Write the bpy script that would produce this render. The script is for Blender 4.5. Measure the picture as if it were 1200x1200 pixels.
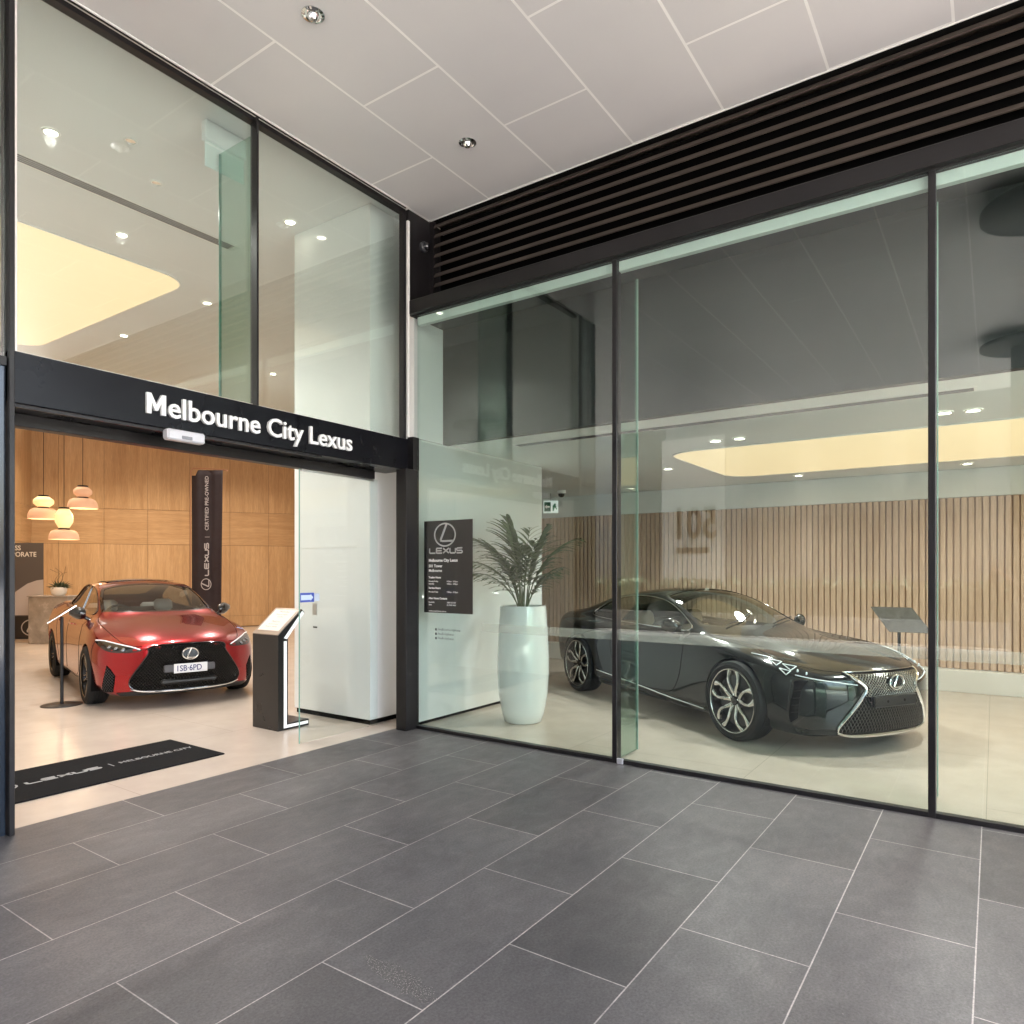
import bpy, bmesh, math, random
from math import sin, cos, pi, radians as RAD
from mathutils import Vector as V, Matrix
from mathutils.bvhtree import BVHTree
from mathutils.geometry import delaunay_2d_cdt

S = bpy.context.scene
for _o in list(bpy.data.objects):
    bpy.data.objects.remove(_o)
COL = S.collection
random.seed(7)

# ---------------------------------------------------------------- camera
cam = bpy.data.objects.new('camera', bpy.data.cameras.new('camera'))
COL.objects.link(cam)
S.camera = cam
CAMP = V((-5.1018, -4.7407, 1.55))
YAW = 34.68
cam.location = CAMP
cam.rotation_euler = (RAD(90), 0, RAD(YAW - 90))
cam.data.sensor_width = 36.0
cam.data.lens = 816.5 / 1200 * 36
cam.data.shift_y = 68.9 / 1200
cam.data.clip_start = 0.05
cam.data.clip_end = 500

# ---------------------------------------------------------------- sky, sun, exposure
SUN_EL, SUN_AZ = 62.0, 250.0          # degrees; azimuth measured from +x towards +y
W_ = bpy.data.worlds.new('World')
S.world = W_
W_.use_nodes = True
_nt = W_.node_tree
_nt.nodes.clear()
_sky = _nt.nodes.new('ShaderNodeTexSky')
_sky.sky_type = 'NISHITA'
_sky.sun_disc = False
_sky.sun_elevation = RAD(SUN_EL)
_sky.sun_rotation = RAD(90 - SUN_AZ)
_sky.air_density = 1.0
_sky.dust_density = 4.0
_sky.ozone_density = 0.3
_bg = _nt.nodes.new('ShaderNodeBackground')
_bg.inputs['Strength'].default_value = 0.15
_out = _nt.nodes.new('ShaderNodeOutputWorld')
_nt.links.new(_sky.outputs[0], _bg.inputs[0])
_nt.links.new(_bg.outputs[0], _out.inputs[0])
_sd = bpy.data.lights.new('sun', 'SUN')
_sd.energy = 3.5
_sd.angle = RAD(0.5)
_sd.color = (1.0, 0.95, 0.87)
sun = bpy.data.objects.new('sun', _sd)
COL.objects.link(sun)
_d = V((cos(RAD(SUN_AZ)) * cos(RAD(SUN_EL)), sin(RAD(SUN_AZ)) * cos(RAD(SUN_EL)), sin(RAD(SUN_EL))))
sun.rotation_euler = _d.to_track_quat('Z', 'Y').to_euler()
S.view_settings.view_transform = 'Standard'
S.view_settings.look = 'None'
S.view_settings.gamma = 1
S.view_settings.exposure = 3.85
S.render.engine = 'CYCLES'
S.cycles.use_denoising = True
S.cycles.max_bounces = 10
S.cycles.transparent_max_bounces = 24
S.cycles.diffuse_bounces = 5
S.cycles.glossy_bounces = 6
S.cycles.sample_clamp_indirect = 6
S.cycles.caustics_reflective = False
S.cycles.caustics_refractive = False
S.cycles.blur_glossy = 0.3

# ================================================================= helpers
def link_mesh(name, verts, faces, mat, parent=None, smooth=False, sharp=None):
    me = bpy.data.meshes.new(name)
    me.from_pydata([tuple(v) for v in verts], [], [tuple(f) for f in faces])
    me.update()
    bm = bmesh.new(); bm.from_mesh(me)
    bmesh.ops.recalc_face_normals(bm, faces=bm.faces)
    bm.to_mesh(me); bm.free()
    me.materials.append(mat)
    if smooth:
        me.shade_smooth()
        if sharp:
            me.set_sharp_from_angle(angle=RAD(sharp))
    o = bpy.data.objects.new(name, me)
    COL.objects.link(o)
    if parent: o.parent = parent
    return o

class MB:
    """collects shapes into one mesh"""
    def __init__(s): s.v = []; s.f = []
    def add(s, vs, fs):
        n = len(s.v); s.v += [V(v) for v in vs]; s.f += [tuple(i + n for i in f) for f in fs]; return s
    def box(s, x0, x1, y0, y1, z0, z1, b=0.0):
        c = V(((x0 + x1) / 2, (y0 + y1) / 2, (z0 + z1) / 2)); h = V(((x1 - x0) / 2, (y1 - y0) / 2, (z1 - z0) / 2))
        return s.obox(c, h, V((1, 0, 0)), V((0, 1, 0)), V((0, 0, 1)), b)
    def obox(s, c, h, ux, uy, uz, b=0.0):
        def P(a): return c + ux * a[0] + uy * a[1] + uz * a[2]
        if b <= 0:
            vs = [P((sx * h[0], sy * h[1], sz * h[2])) for sx in (-1, 1) for sy in (-1, 1) for sz in (-1, 1)]
            return s.add(vs, [(0, 1, 3, 2), (4, 6, 7, 5), (0, 4, 5, 1), (2, 3, 7, 6), (0, 2, 6, 4), (1, 5, 7, 3)])
        b = min(b, min(h) * 0.95)
        vs = []; idx = {}
        for sx in (-1, 1):
            for sy in (-1, 1):
                for sz in (-1, 1):
                    for k in range(3):
                        q = [h[0] - b, h[1] - b, h[2] - b]; q[k] += b
                        idx[(sx, sy, sz, k)] = len(vs)
                        vs.append(P((sx * q[0], sy * q[1], sz * q[2])))
        fs = []
        for k in range(3):
            a, c2 = [i for i in range(3) if i != k]
            for sg in (-1, 1):
                f = []
                for (p, q) in ((-1, -1), (1, -1), (1, 1), (-1, 1)):
                    t = [0, 0, 0]; t[k] = sg; t[a] = p; t[c2] = q
                    f.append(idx[(t[0], t[1], t[2], k)])
                fs.append(f)
            for p in (-1, 1):
                for q in (-1, 1):
                    t0 = [0, 0, 0]; t1 = [0, 0, 0]
                    t0[k] = -1; t1[k] = 1; t0[a] = t1[a] = p; t0[c2] = t1[c2] = q
                    fs.append([idx[(*t0, a)], idx[(*t1, a)], idx[(*t1, c2)], idx[(*t0, c2)]])
        for sx in (-1, 1):
            for sy in (-1, 1):
                for sz in (-1, 1):
                    fs.append([idx[(sx, sy, sz, k)] for k in range(3)])
        return s.add(vs, fs)
    def quad(s, a, b, c, d): return s.add([a, b, c, d], [(0, 1, 2, 3)])
    def prism(s, pts, d):
        """polygon pts (3D, planar) extruded by vector d"""
        n = len(pts); d = V(d)
        vs = [V(p) for p in pts] + [V(p) + d for p in pts]
        fs = [tuple(range(n)), tuple(range(2 * n - 1, n - 1, -1))] + [(i, (i + 1) % n, (i + 1) % n + n, i + n) for i in range(n)]
        return s.add(vs, fs)
    def lathe(s, prof, seg=32, c=(0, 0, 0), axis='z', cap=True):
        """prof: list of (radius, height)"""
        c = V(c); vs = []; fs = []; n = len(prof)
        for k in range(seg):
            a = 2 * pi * k / seg
            for r, h in prof:
                if axis == 'z': vs.append(c + V((r * cos(a), r * sin(a), h)))
                elif axis == 'y': vs.append(c + V((r * cos(a), h, r * sin(a))))
                else: vs.append(c + V((h, r * cos(a), r * sin(a))))
        for k in range(seg):
            k2 = (k + 1) % seg
            for i in range(n - 1):
                fs.append((k * n + i, k2 * n + i, k2 * n + i + 1, k * n + i + 1))
        if cap:
            for i in (0, n - 1):
                if prof[i][0] > 1e-6: fs.append(tuple(k * n + i for k in range(seg)))
        return s.add(vs, fs)
    def tube(s, pts, r, seg=8, cap=True, closed=False, flat=None):
        """sweep a circle (or ellipse flat=(ra, rb)) along pts"""
        pts = [V(p) for p in pts]; n = len(pts)
        if n < 2: return s
        rr = r if isinstance(r, (list, tuple)) else [r] * n
        T = []
        for i in range(n):
            if closed: t = pts[(i + 1) % n] - pts[i - 1]
            else: t = pts[min(i + 1, n - 1)] - pts[max(i - 1, 0)]
            T.append(t.normalized() if t.length > 1e-9 else V((0, 0, 1)))
        up = V((0, 0, 1)) if abs(T[0].z) < 0.9 else V((1, 0, 0))
        nrm = (up - T[0] * up.dot(T[0])).normalized()
        vs = []
        for i in range(n):
            nrm = nrm - T[i] * nrm.dot(T[i])
            nrm = nrm.normalized() if nrm.length > 1e-6 else T[i].orthogonal().normalized()
            bi = T[i].cross(nrm)
            for k in range(seg):
                a = 2 * pi * k / seg
                vs.append(pts[i] + nrm * (cos(a) * rr[i]) + bi * (sin(a) * rr[i]))
        fs = []
        for i in range(n if closed else n - 1):
            j = (i + 1) % n
            for k in range(seg):
                k2 = (k + 1) % seg
                fs.append((i * seg + k, i * seg + k2, j * seg + k2, j * seg + k))
        if cap and not closed:
            fs.append(tuple(range(seg))); fs.append(tuple((n - 1) * seg + k for k in range(seg)))
        return s.add(vs, fs)
    def xf(s, m):
        s.v = [m @ v for v in s.v]; return s
    def obj(s, name, mat, parent=None, smooth=False, sharp=35):
        return link_mesh(name, s.v, s.f, mat, parent, smooth, sharp if smooth else None)

def thing(name, label, cat, loc=(0, 0, 0), rz=0.0, group=None):
    o = bpy.data.objects.new(name, None)
    o.empty_display_size = 0.1
    COL.objects.link(o)
    o.location = loc; o.rotation_euler = (0, 0, rz)
    o['label'] = label; o['category'] = cat
    if group: o['group'] = group
    return o

def tag(o, label, cat, group=None):
    o['label'] = label; o['category'] = cat
    if group: o['group'] = group
    return o

def struct(o):
    o['kind'] = 'structure'; return o

def copy_tree(o, parent=None):
    c = o.copy(); COL.objects.link(c)
    if parent: c.parent = parent
    for ch in list(o.children): copy_tree(ch, c)
    return c

def text_mesh(txt, size, depth=0.0, bold=0.0, align='LEFT', space=1.0, xscale=1.0, res=3):
    """text converted to mesh data, lying in local xy; returns verts, faces"""
    cu = bpy.data.curves.new('writing', 'FONT')
    cu.body = txt; cu.size = size; cu.extrude = depth; cu.offset = bold
    cu.align_x = align; cu.space_character = space; cu.resolution_u = res
    o = bpy.data.objects.new('writing', cu); COL.objects.link(o)
    dg = bpy.context.evaluated_depsgraph_get(); dg.update()
    me = bpy.data.meshes.new_from_object(o.evaluated_get(dg))
    vs = [V((v.co.x * xscale, v.co.y, v.co.z)) for v in me.vertices]; fs = [tuple(p.vertices) for p in me.polygons]
    bpy.data.objects.remove(o); bpy.data.curves.remove(cu); bpy.data.meshes.remove(me)
    return vs, fs

def put_text(mb, txt, size, origin, ux, uy, depth=0.0, **k):
    """adds text to MB with baseline start at origin, x along ux, up along uy"""
    vs, fs = text_mesh(txt, size, depth, **k)
    ux = V(ux).normalized(); uy = V(uy).normalized(); uz = ux.cross(uy); origin = V(origin)
    mb.add([origin + ux * v.x + uy * v.y + uz * v.z for v in vs], fs)
    return mb

# ---- materials
def mat(name, col, rough=0.5, metal=0.0, spec=0.5, coat=0.0, coat_rough=0.03, emit=None, estr=0.0, alpha=None):
    m = bpy.data.materials.new(name); m.use_nodes = True
    b = m.node_tree.nodes['Principled BSDF']
    b.inputs['Base Color'].default_value = (*col, 1)
    b.inputs['Roughness'].default_value = rough
    b.inputs['Metallic'].default_value = metal
    b.inputs['Specular IOR Level'].default_value = spec
    b.inputs['Coat Weight'].default_value = coat
    b.inputs['Coat Roughness'].default_value = coat_rough
    if emit:
        b.inputs['Emission Color'].default_value = (*emit, 1)
        b.inputs['Emission Strength'].default_value = estr
    return m

class NT:
    def __init__(s, m): s.m = m; s.n = m.node_tree.nodes; s.l = m.node_tree.links; s.b = s.n.get('Principled BSDF')
    def new(s, t, **k):
        n = s.n.new('ShaderNode' + t)
        for a, b in k.items(): setattr(n, a, b)
        return n
    def link(s, a, b): s.l.new(a, b)
    def coord(s, scale=(1, 1, 1), rot=(0, 0, 0), loc=(0, 0, 0), obj=True):
        tc = s.new('TexCoord'); mp = s.new('Mapping')
        mp.inputs['Scale'].default_value = scale; mp.inputs['Rotation'].default_value = rot; mp.inputs['Location'].default_value = loc
        s.link(tc.outputs['Object' if obj else 'Generated'], mp.inputs[0]); return mp.outputs[0]
    def noise(s, co, scale, detail=4, rough=0.55, dist=0.0):
        n = s.new('TexNoise'); n.inputs['Scale'].default_value = scale; n.inputs['Detail'].default_value = detail
        n.inputs['Roughness'].default_value = rough; n.inputs['Distortion'].default_value = dist
        if co is not None: s.link(co, n.inputs['Vector'])
        return n.outputs['Fac']
    def ramp(s, fac, stops):
        r = s.new('ValToRGB'); e = r.color_ramp.elements
        e[0].position = stops[0][0]; e[0].color = (*stops[0][1], 1)
        e[1].position = stops[-1][0]; e[1].color = (*stops[-1][1], 1)
        for p, c in stops[1:-1]:
            q = e.new(p); q.color = (*c, 1)
        s.link(fac, r.inputs[0]); return r.outputs[0]
    def mix(s, fac, a, b, mode='MIX'):
        m = s.new('Mix', data_type='RGBA', blend_type=mode)
        for sock, val in ((m.inputs[0], fac), (m.inputs[6], a), (m.inputs[7], b)):
            if hasattr(val, 'links'): s.link(val, sock)
            elif isinstance(val, (int, float)): sock.default_value = val
            else: sock.default_value = (*val, 1)
        return m.outputs[2]
    def math(s, op, a, b=0.0, c=None):
        m = s.new('Math', operation=op)
        for i, val in enumerate((a, b) if c is None else (a, b, c)):
            if hasattr(val, 'links'): s.link(val, m.inputs[i])
            else: m.inputs[i].default_value = val
        return m.outputs[0]
    def bump(s, h, strength=0.2, dist=0.01):
        b = s.new('Bump'); b.inputs['Strength'].default_value = strength; b.inputs['Distance'].default_value = dist
        s.link(h, b.inputs['Height']); s.link(b.outputs[0], s.b.inputs['Normal']); return b

def pane_material(name, tint, refl=1.0, rough=0.0, base=0.06):
    """architectural glass as a sheet: see-through with a mirror reflection that grows at grazing angles"""
    m = bpy.data.materials.new(name); m.use_nodes = True; n = m.node_tree.nodes; l = m.node_tree.links; n.clear()
    out = n.new('ShaderNodeOutputMaterial'); mx = n.new('ShaderNodeMixShader')
    tr = n.new('ShaderNodeBsdfTransparent'); tr.inputs[0].default_value = (*tint, 1)
    gl = n.new('ShaderNodeBsdfGlossy'); gl.inputs['Color'].default_value = (refl, refl, refl, 1); gl.inputs['Roughness'].default_value = rough
    lw = n.new('ShaderNodeLayerWeight'); lw.inputs[0].default_value = 0.5
    pw = n.new('ShaderNodeMath'); pw.operation = 'POWER'; pw.inputs[1].default_value = 4.0
    ma = n.new('ShaderNodeMath'); ma.operation = 'MULTIPLY_ADD'; ma.inputs[1].default_value = 1.0 - base; ma.inputs[2].default_value = base
    l.new(lw.outputs['Facing'], pw.inputs[0]); l.new(pw.outputs[0], ma.inputs[0]); l.new(ma.outputs[0], mx.inputs[0])
    l.new(tr.outputs[0], mx.inputs[1]); l.new(gl.outputs[0], mx.inputs[2]); l.new(mx.outputs[0], out.inputs[0])
    return m

# ================================================================= materials of the place
def tile_paving():
    m = mat('charcoal paving tiles', (.1, .1, .1), .5, spec=.4); n = NT(m)
    co = n.coord(loc=(2.728, -.108, 0))
    b = n.new('TexBrick', offset=.5, offset_frequency=2, squash=1, squash_frequency=2)
    b.inputs['Scale'].default_value = 1; b.inputs['Brick Width'].default_value = 1.0645; b.inputs['Row Height'].default_value = .532
    b.inputs['Mortar Size'].default_value = .0030; b.inputs['Mortar Smooth'].default_value = .2; b.inputs['Bias'].default_value = 0
    b.inputs['Color1'].default_value = (.066, .063, .065, 1); b.inputs['Color2'].default_value = (.096, .092, .094, 1)
    b.inputs['Mortar'].default_value = (.33, .31, .295, 1)
    n.link(co, b.inputs['Vector'])
    c0 = n.coord()
    cloud = n.noise(c0, 1.6, 5, .6); smear = n.noise(n.coord((1.0, 1.7, 1)), 5.5, 9, .72, .5); fine = n.noise(c0, 85, 4, .75)
    f = n.mix(1.0, b.outputs['Color'], n.ramp(cloud, [(.30, (.78, .78, .80)), (.70, (1.16, 1.14, 1.12))]), 'MULTIPLY')
    f = n.mix(1.0, f, n.ramp(smear, [(.30, (.90, .90, .90)), (.52, (1, 1, 1)), (.72, (1.22, 1.21, 1.21))]), 'MULTIPLY')
    f = n.mix(.75, f, n.ramp(fine, [(.32, (.55, .55, .55)), (.68, (1.5, 1.5, 1.5))]), 'MULTIPLY')
    # a scuffed patch with worn-off grit on one tile
    mp = n.coord((1 / .23, 1 / .075, 1), (0, 0, RAD(78)), obj=True)
    sx = n.new('TexCoord'); vm = n.new('Vector' if False else 'VectorMath', operation='SUBTRACT'); n.link(sx.outputs['Object'], vm.inputs[0]); vm.inputs[1].default_value = (-3.165, -2.88, 0)
    rt = n.new('VectorRotate', rotation_type='Z_AXIS'); rt.inputs['Angle'].default_value = RAD(-81.5); n.link(vm.outputs[0], rt.inputs['Vector'])
    v2 = n.new('VectorMath', operation='MULTIPLY'); v2.inputs[1].default_value = (1 / .26, 1 / .060, 0); n.link(rt.outputs[0], v2.inputs[0])
    ln = n.new('VectorMath', operation='LENGTH'); n.link(v2.outputs[0], ln.inputs[0])
    edge = n.math('ADD', ln.outputs['Value'], n.math('MULTIPLY', n.noise(c0, 14, 6, .75), 1.5))
    inside = n.math('LESS_THAN', edge, 1.55)
    grit = n.math('GREATER_THAN', n.noise(c0, 190, 2, .6), .60)
    f = n.mix(n.math('MULTIPLY', inside, .45), f, (.05, .048, .046))
    f = n.mix(n.math('MULTIPLY', n.math('MULTIPLY', inside, grit), .75), f, (.42, .39, .37))
    # small pale chips all over
    chips = n.math('GREATER_THAN', n.noise(c0, 38, 3, .6), .76)
    f = n.mix(n.math('MULTIPLY', chips, .5), f, (.35, .34, .33))
    n.link(f, n.b.inputs['Base Color'])
    n.link(n.ramp(smear, [(.2, (.52, .52, .52)), (.8, (.36, .36, .36))]), n.b.inputs['Roughness'])
    n.bump(n.math('ADD', n.math('MULTIPLY', b.outputs['Fac'], -.6), n.math('MULTIPLY', fine, .10)), .35, .004)
    return m

def soffit_panels():
    m = mat('soffit panels', (.6, .58, .57), .38, spec=.45); n = NT(m)
    b = n.new('TexBrick', offset=.5, offset_frequency=2, squash=1, squash_frequency=2)
    b.inputs['Scale'].default_value = 1; b.inputs['Brick Width'].default_value = 1.6; b.inputs['Row Height'].default_value = .752
    b.inputs['Mortar Size'].default_value = .0095; b.inputs['Mortar Smooth'].default_value = .05; b.inputs['Bias'].default_value = 0
    b.inputs['Color1'].default_value = (.69, .68, .69, 1); b.inputs['Color2'].default_value = (.715, .705, .715, 1)
    b.inputs['Mortar'].default_value = (.97, .96, .95, 1)
    n.link(n.coord(loc=(.555, .012, 0)), b.inputs['Vector'])
    cl = n.noise(n.coord((1, 1, 1)), .8, 3, .5)
    n.link(n.mix(1.0, b.outputs['Color'], n.ramp(cl, [(.3, (.94, .94, .95)), (.7, (1.04, 1.04, 1.03))]), 'MULTIPLY'), n.b.inputs['Base Color'])
    n.bump(b.outputs['Fac'], .3, .004)
    return m

def oak(name, a, b_, grain=(9, 9, .55), rough=.42, rot=(0, 0, 0)):
    m = mat(name, a, rough, spec=.4); n = NT(m); co = n.coord(grain, rot)
    g = n.noise(co, 2.2, 8, .62, .6); st = n.noise(n.coord(tuple(x * 5 for x in grain), rot), 3, 3, .6); big = n.noise(n.coord((.9, .9, .12), rot), 1.4, 2, .5)
    c = n.mix(n.ramp(g, [(.30, (0, 0, 0)), (.68, (1, 1, 1))]), a, b_)
    c = n.mix(1.0, c, n.ramp(st, [(.3, (.86, .85, .84)), (.7, (1.08, 1.08, 1.08))]), 'MULTIPLY')
    c = n.mix(1.0, c, n.ramp(big, [(.3, (.90, .88, .86)), (.7, (1.07, 1.07, 1.07))]), 'MULTIPLY')
    n.link(c, n.b.inputs['Base Color']); n.bump(g, .08, .003)
    return m

def stone_floor(name, col, joint, bw=2.4, rh=1.2, loc=(0, 0, 0)):
    m = mat(name, col, .22, spec=.5); n = NT(m)
    b = n.new('TexBrick', offset=.5, offset_frequency=2, squash=1, squash_frequency=2)
    b.inputs['Scale'].default_value = 1; b.inputs['Brick Width'].default_value = bw; b.inputs['Row Height'].default_value = rh
    b.inputs['Mortar Size'].default_value = .0022; b.inputs['Bias'].default_value = 0
    b.inputs['Color1'].default_value = (*col, 1); b.inputs['Color2'].default_value = (*[x * .96 for x in col], 1); b.inputs['Mortar'].default_value = (*joint, 1)
    n.link(n.coord(loc=loc), b.inputs['Vector'])
    c0 = n.coord()
    c = n.mix(1.0, b.outputs['Color'], n.ramp(n.noise(c0, 3, 5, .6), [(.3, (.93, .93, .93)), (.7, (1.05, 1.05, 1.05))]), 'MULTIPLY')
    n.link(c, n.b.inputs['Base Color'])
    n.b.inputs['Roughness'].default_value = .24
    return m

def weathered(name, col, rough=.5, amt=.12, scale=2.0, metal=0, spec=.5, coat=0):
    m = mat(name, col, rough, metal, spec, coat); n = NT(m)
    f = n.noise(n.coord(), scale, 5, .6)
    n.link(n.mix(1.0, col, n.ramp(f, [(.3, (1 - amt,) * 3), (.7, (1 + amt,) * 3)]), 'MULTIPLY'), n.b.inputs['Base Color'])
    n.link(n.ramp(f, [(.3, (rough * .85,) * 3), (.7, (min(1, rough * 1.2),) * 3)]), n.b.inputs['Roughness'])
    return m

def frost():
    m = bpy.data.materials.new('frosted film'); m.use_nodes = True; n = m.node_tree.nodes; l = m.node_tree.links; n.clear()
    o = n.new('ShaderNodeOutputMaterial'); x = n.new('ShaderNodeMixShader'); t = n.new('ShaderNodeBsdfTransparent'); d = n.new('ShaderNodeBsdfDiffuse'); x.inputs[0].default_value = .20
    d.inputs[0].default_value = (.80, .78, .74, 1); t2 = n.new('ShaderNodeBsdfTranslucent'); t2.inputs[0].default_value = (.80, .78, .74, 1); y = n.new('ShaderNodeMixShader')
    l.new(d.outputs[0], y.inputs[1]); l.new(t2.outputs[0], y.inputs[2]); l.new(t.outputs[0], x.inputs[1]); l.new(y.outputs[0], x.inputs[2]); l.new(x.outputs[0], o.inputs[0])
    return m
G = {}
G['glass'] = pane_material('shop glass', (.915, .975, .955), 1.0, 0.0, .048)
G['glass_edge'] = mat('glass edge', (.20, .42, .36), .1, spec=.6, coat=.5)
G['glass_high'] = pane_material('high pane glass', (.925, .972, .955), 1.0, 0.0, .075)
G['fin'] = pane_material('glass fin', (.74, .86, .81), .9, 0.0, .06)
G['dark_glass'] = mat('dark reflective glass', (.010, .016, .026), .08, spec=.35)
G['black'] = weathered('black anodised aluminium', (.009, .008, .009), .42, .2, 3, spec=.35)
G['black_gloss'] = weathered('gloss black fascia', (.005, .005, .007), .28, .2, 1.5, spec=.18)
G['louvre'] = weathered('dark bronze louvre', (.085, .068, .058), .36, .15, 6, metal=.2)
G['void'] = mat('dark void', (.004, .004, .004), .9, spec=.1)
G['white_glass'] = mat('white back-painted glass', (.80, .82, .82), .06, spec=.6, coat=.6)
G['white_wall'] = weathered('white plaster', (.74, .73, .71), .6, .03, 2)
G['ceiling'] = weathered('showroom ceiling paint', (.76, .78, .78), .55, .03, 1)
G['bulkhead'] = weathered('dark grey bulkhead', (.013, .013, .014), .6, .06, 1)
G['trim_white'] = mat('pale trim', (.78, .78, .76), .4)
G['steel'] = mat('brushed steel', (.55, .55, .55), .3, 1)
G['chrome'] = mat('chrome reflector', (.8, .8, .8), .07, 1)
G['white'] = mat('white lettering', (.86, .86, .86), .35)
G['glow'] = mat('cream luminous ceiling', (.8, .7, .5), .6, emit=(1.0, .72, .41), estr=.052)
G['lamp'] = mat('lit downlight', (.9, .9, .85), .4, emit=(1, .90, .72), estr=1.6)
G['skin_led'] = mat('skylight diffuser', (.9, .9, .9), .5, emit=(1, .96, .9), estr=.15)

def sheet(name, pts, z, m, parent=None):
    return MB().add([(x, y, z) for x, y in pts], [tuple(range(len(pts)))]).obj(name, m, parent)

# ---------------------------------------------------------------- setting
struct(sheet('road', [(-120, -120), (120, -120), (120, 120), (-120, 120)], -.13, weathered('asphalt', (.06, .06, .062), .7, .2, .5)))
struct(MB().box(-11.6, .06, -9.6, .10, -.3, 0).box(-11.6, -3.82, .10, 12, -.3, 0).obj('paving', tile_paving()))
fl = MB().add([(x, y, 0) for x, y in [(-3.8, .10), (.06, .10), (.06, -9), (5.7, -9), (5.7, 4.1), (2.4, 4.1), (8.2, 11.5), (2.3, 16.5), (-3.8, 8.0)]], [tuple(range(9))])
struct(fl.obj('showroom_floor', stone_floor('pale stone floor', (.56, .48, .41), (.36, .31, .27), 3.0, 1.5, (1.1, .2, 0))))
# soffit of the covered walkway
SOF = MB().box(-11.5, .268, -9.0, -.012, 5.112, 5.5).box(-11.5, -3.82, -.012, 9, 5.112, 5.5); struct(SOF.obj('soffit', soffit_panels()))
# building volume above the showroom, seen only as shade and reflection
up = MB().box(-11.5, 9, -9.0, 17, 5.52, 16); tag(up.obj('upper_storeys', weathered('upper storeys render', (.35, .34, .33), .6, .1, .5)), 'plain upper storeys standing over the showroom and its soffit', 'building')
# showroom ceilings
HC = 5.24
struct(MB().box(-3.8, 2.42, .06, 16.8, HC, HC + .1).box(2.42, 9, .06, 16.8, HC, HC + .1).obj('showroom_ceiling', G['ceiling']))
cl = MB().box(.50, 5.75, -9, .0, 2.87, 2.97).box(2.44, 5.75, 0, 4.0, 2.87, 2.97); struct(cl.obj('window_bay_ceiling', G['ceiling']))
cl = MB().box(.0, .48, -9, .0, 4.065, 4.12).obj('window_head_lining', G['bulkhead']); struct(cl)
bk = MB().box(.48, .56, -9, -.001, 2.865, 4.2); tag(bk.obj('bulkhead', G['bulkhead']), 'dark grey bulkhead hanging behind the top of the long window', 'bulkhead')
# right end wall of the bay
tag(MB().box(.06, 5.7, -9.1, -9.0, 0, 2.87).obj('end_wall', G['white_wall']), 'white wall closing the far right end of the window bay', 'wall')
tag(MB().box(2.36, 5.8, 4.0, 4.1, 0, 2.87).obj('end_wall', G['white_wall']), 'white wall behind the mint partition at the back of the bay', 'wall')
tag(MB().box(-3.80, -3.72, .12, 6.9, 0, HC).obj('side_wall', G['white_wall']), 'white side wall of the entrance hall on the far left', 'wall')
w = MB(); w.prism([(2.44, 4.0, 0), (8.2, 11.4, 0), (8.3, 11.3, 0), (2.54, 3.9, 0)], (0, 0, HC))
w.box(2.30, 2.42, .14, 4.0, 0, HC)
w.box(.56, 9, -.0, .10, 2.98, HC)
tag(w.obj('partition_wall', G['white_wall']), 'white partition wall between the entrance hall and the window bay', 'wall')

# slatted timber wall
sl = thing('slatted_wall', 'timber slatted wall on a pale plinth behind the dark coupe', 'wall', (5.65, -2.5, 0))
T0 = lambda mb, o: MB().add([v - V(o) for v in mb.v], mb.f)
m = MB(); y = -8.9
while y < 3.95:
    m.box(5.62, 5.66, y, y + .062, .28, 2.50, .003); y += .078
T0(m, (5.65, -2.5, 0)).obj('slats', oak('warm timber slats', (.56, .40, .30), (.68, .52, .41), (8, 8, .5), .45), sl)
T0(MB().box(5.66, 5.72, -9, 4, .28, 2.50), (5.65, -2.5, 0)).obj('backing', weathered('brown backing', (.52, .375, .285), .8, .1), sl)
T0(MB().box(5.46, 5.72, -9, 4, 0.0, .275, .004), (5.65, -2.5, 0)).obj('plinth', G['trim_white'], sl)
T0(MB().box(5.63, 5.72, -9, 4, 2.505, 2.865), (5.65, -2.5, 0)).obj('upper_band', G['ceiling'], sl)

# oak panelled walls of the hall
def panel_wall(name, label, A_, B_, first, m1, m2):
    A_ = V((*A_, 0)); B_ = V((*B_, 0)); ax = (B_ - A_); L = ax.length; ax.normalize(); nn = V((-ax.y, ax.x, 0))
    if nn.dot(V((-2, 6, 0)) - A_) < 0: nn = -nn
    root = thing(name, label, 'wall', A_)
    rows = [(.02, .30, m1), (.305, 2.245, m1), (2.252, 3.165, m2), (3.172, HC - .01, m1)]
    for nm, zz, mm in (('lower_panels', (0, 1), m1), ('middle_panels', (2,), m2), ('upper_panels', (3,), m1)):
        mb = MB()
        for k in zz:
            s = -(1.01 - first) if first < 1.01 else 0
            while s < L:
                a = max(0, s) + .003; b2 = min(L, s + 1.01) - .003
                if b2 > a: mb.obox(ax * ((a + b2) / 2) + V((0, 0, (rows[k][0] + rows[k][1]) / 2)) + nn * .01, V(((b2 - a) / 2, .012, (rows[k][1] - rows[k][0]) / 2)), ax, nn, V((0, 0, 1)), .002)
                s += 1.01
        mb.obj(nm, mm, root)
    MB().obox(ax * (L / 2) + V((0, 0, HC / 2)) - nn * .06, V((L / 2, .05, HC / 2)), ax, nn, V((0, 0, 1))).obj('backing', mat('dark joint', (.10, .06, .035), .8), root)
    return root
O1 = oak('honey oak veneer', (.48, .30, .155), (.61, .41, .235), (5, 5, .35), .40)
O2 = oak('honey oak veneer, crosswise', (.46, .285, .145), (.58, .385, .22), (.35, .35, 6), .40)
panel_wall('oak_wall', 'honey oak panelled wall at the back of the entrance hall behind the red sedan', (2.41, 15.16), (8.15, 11.45), .60, O1, O2)
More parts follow.
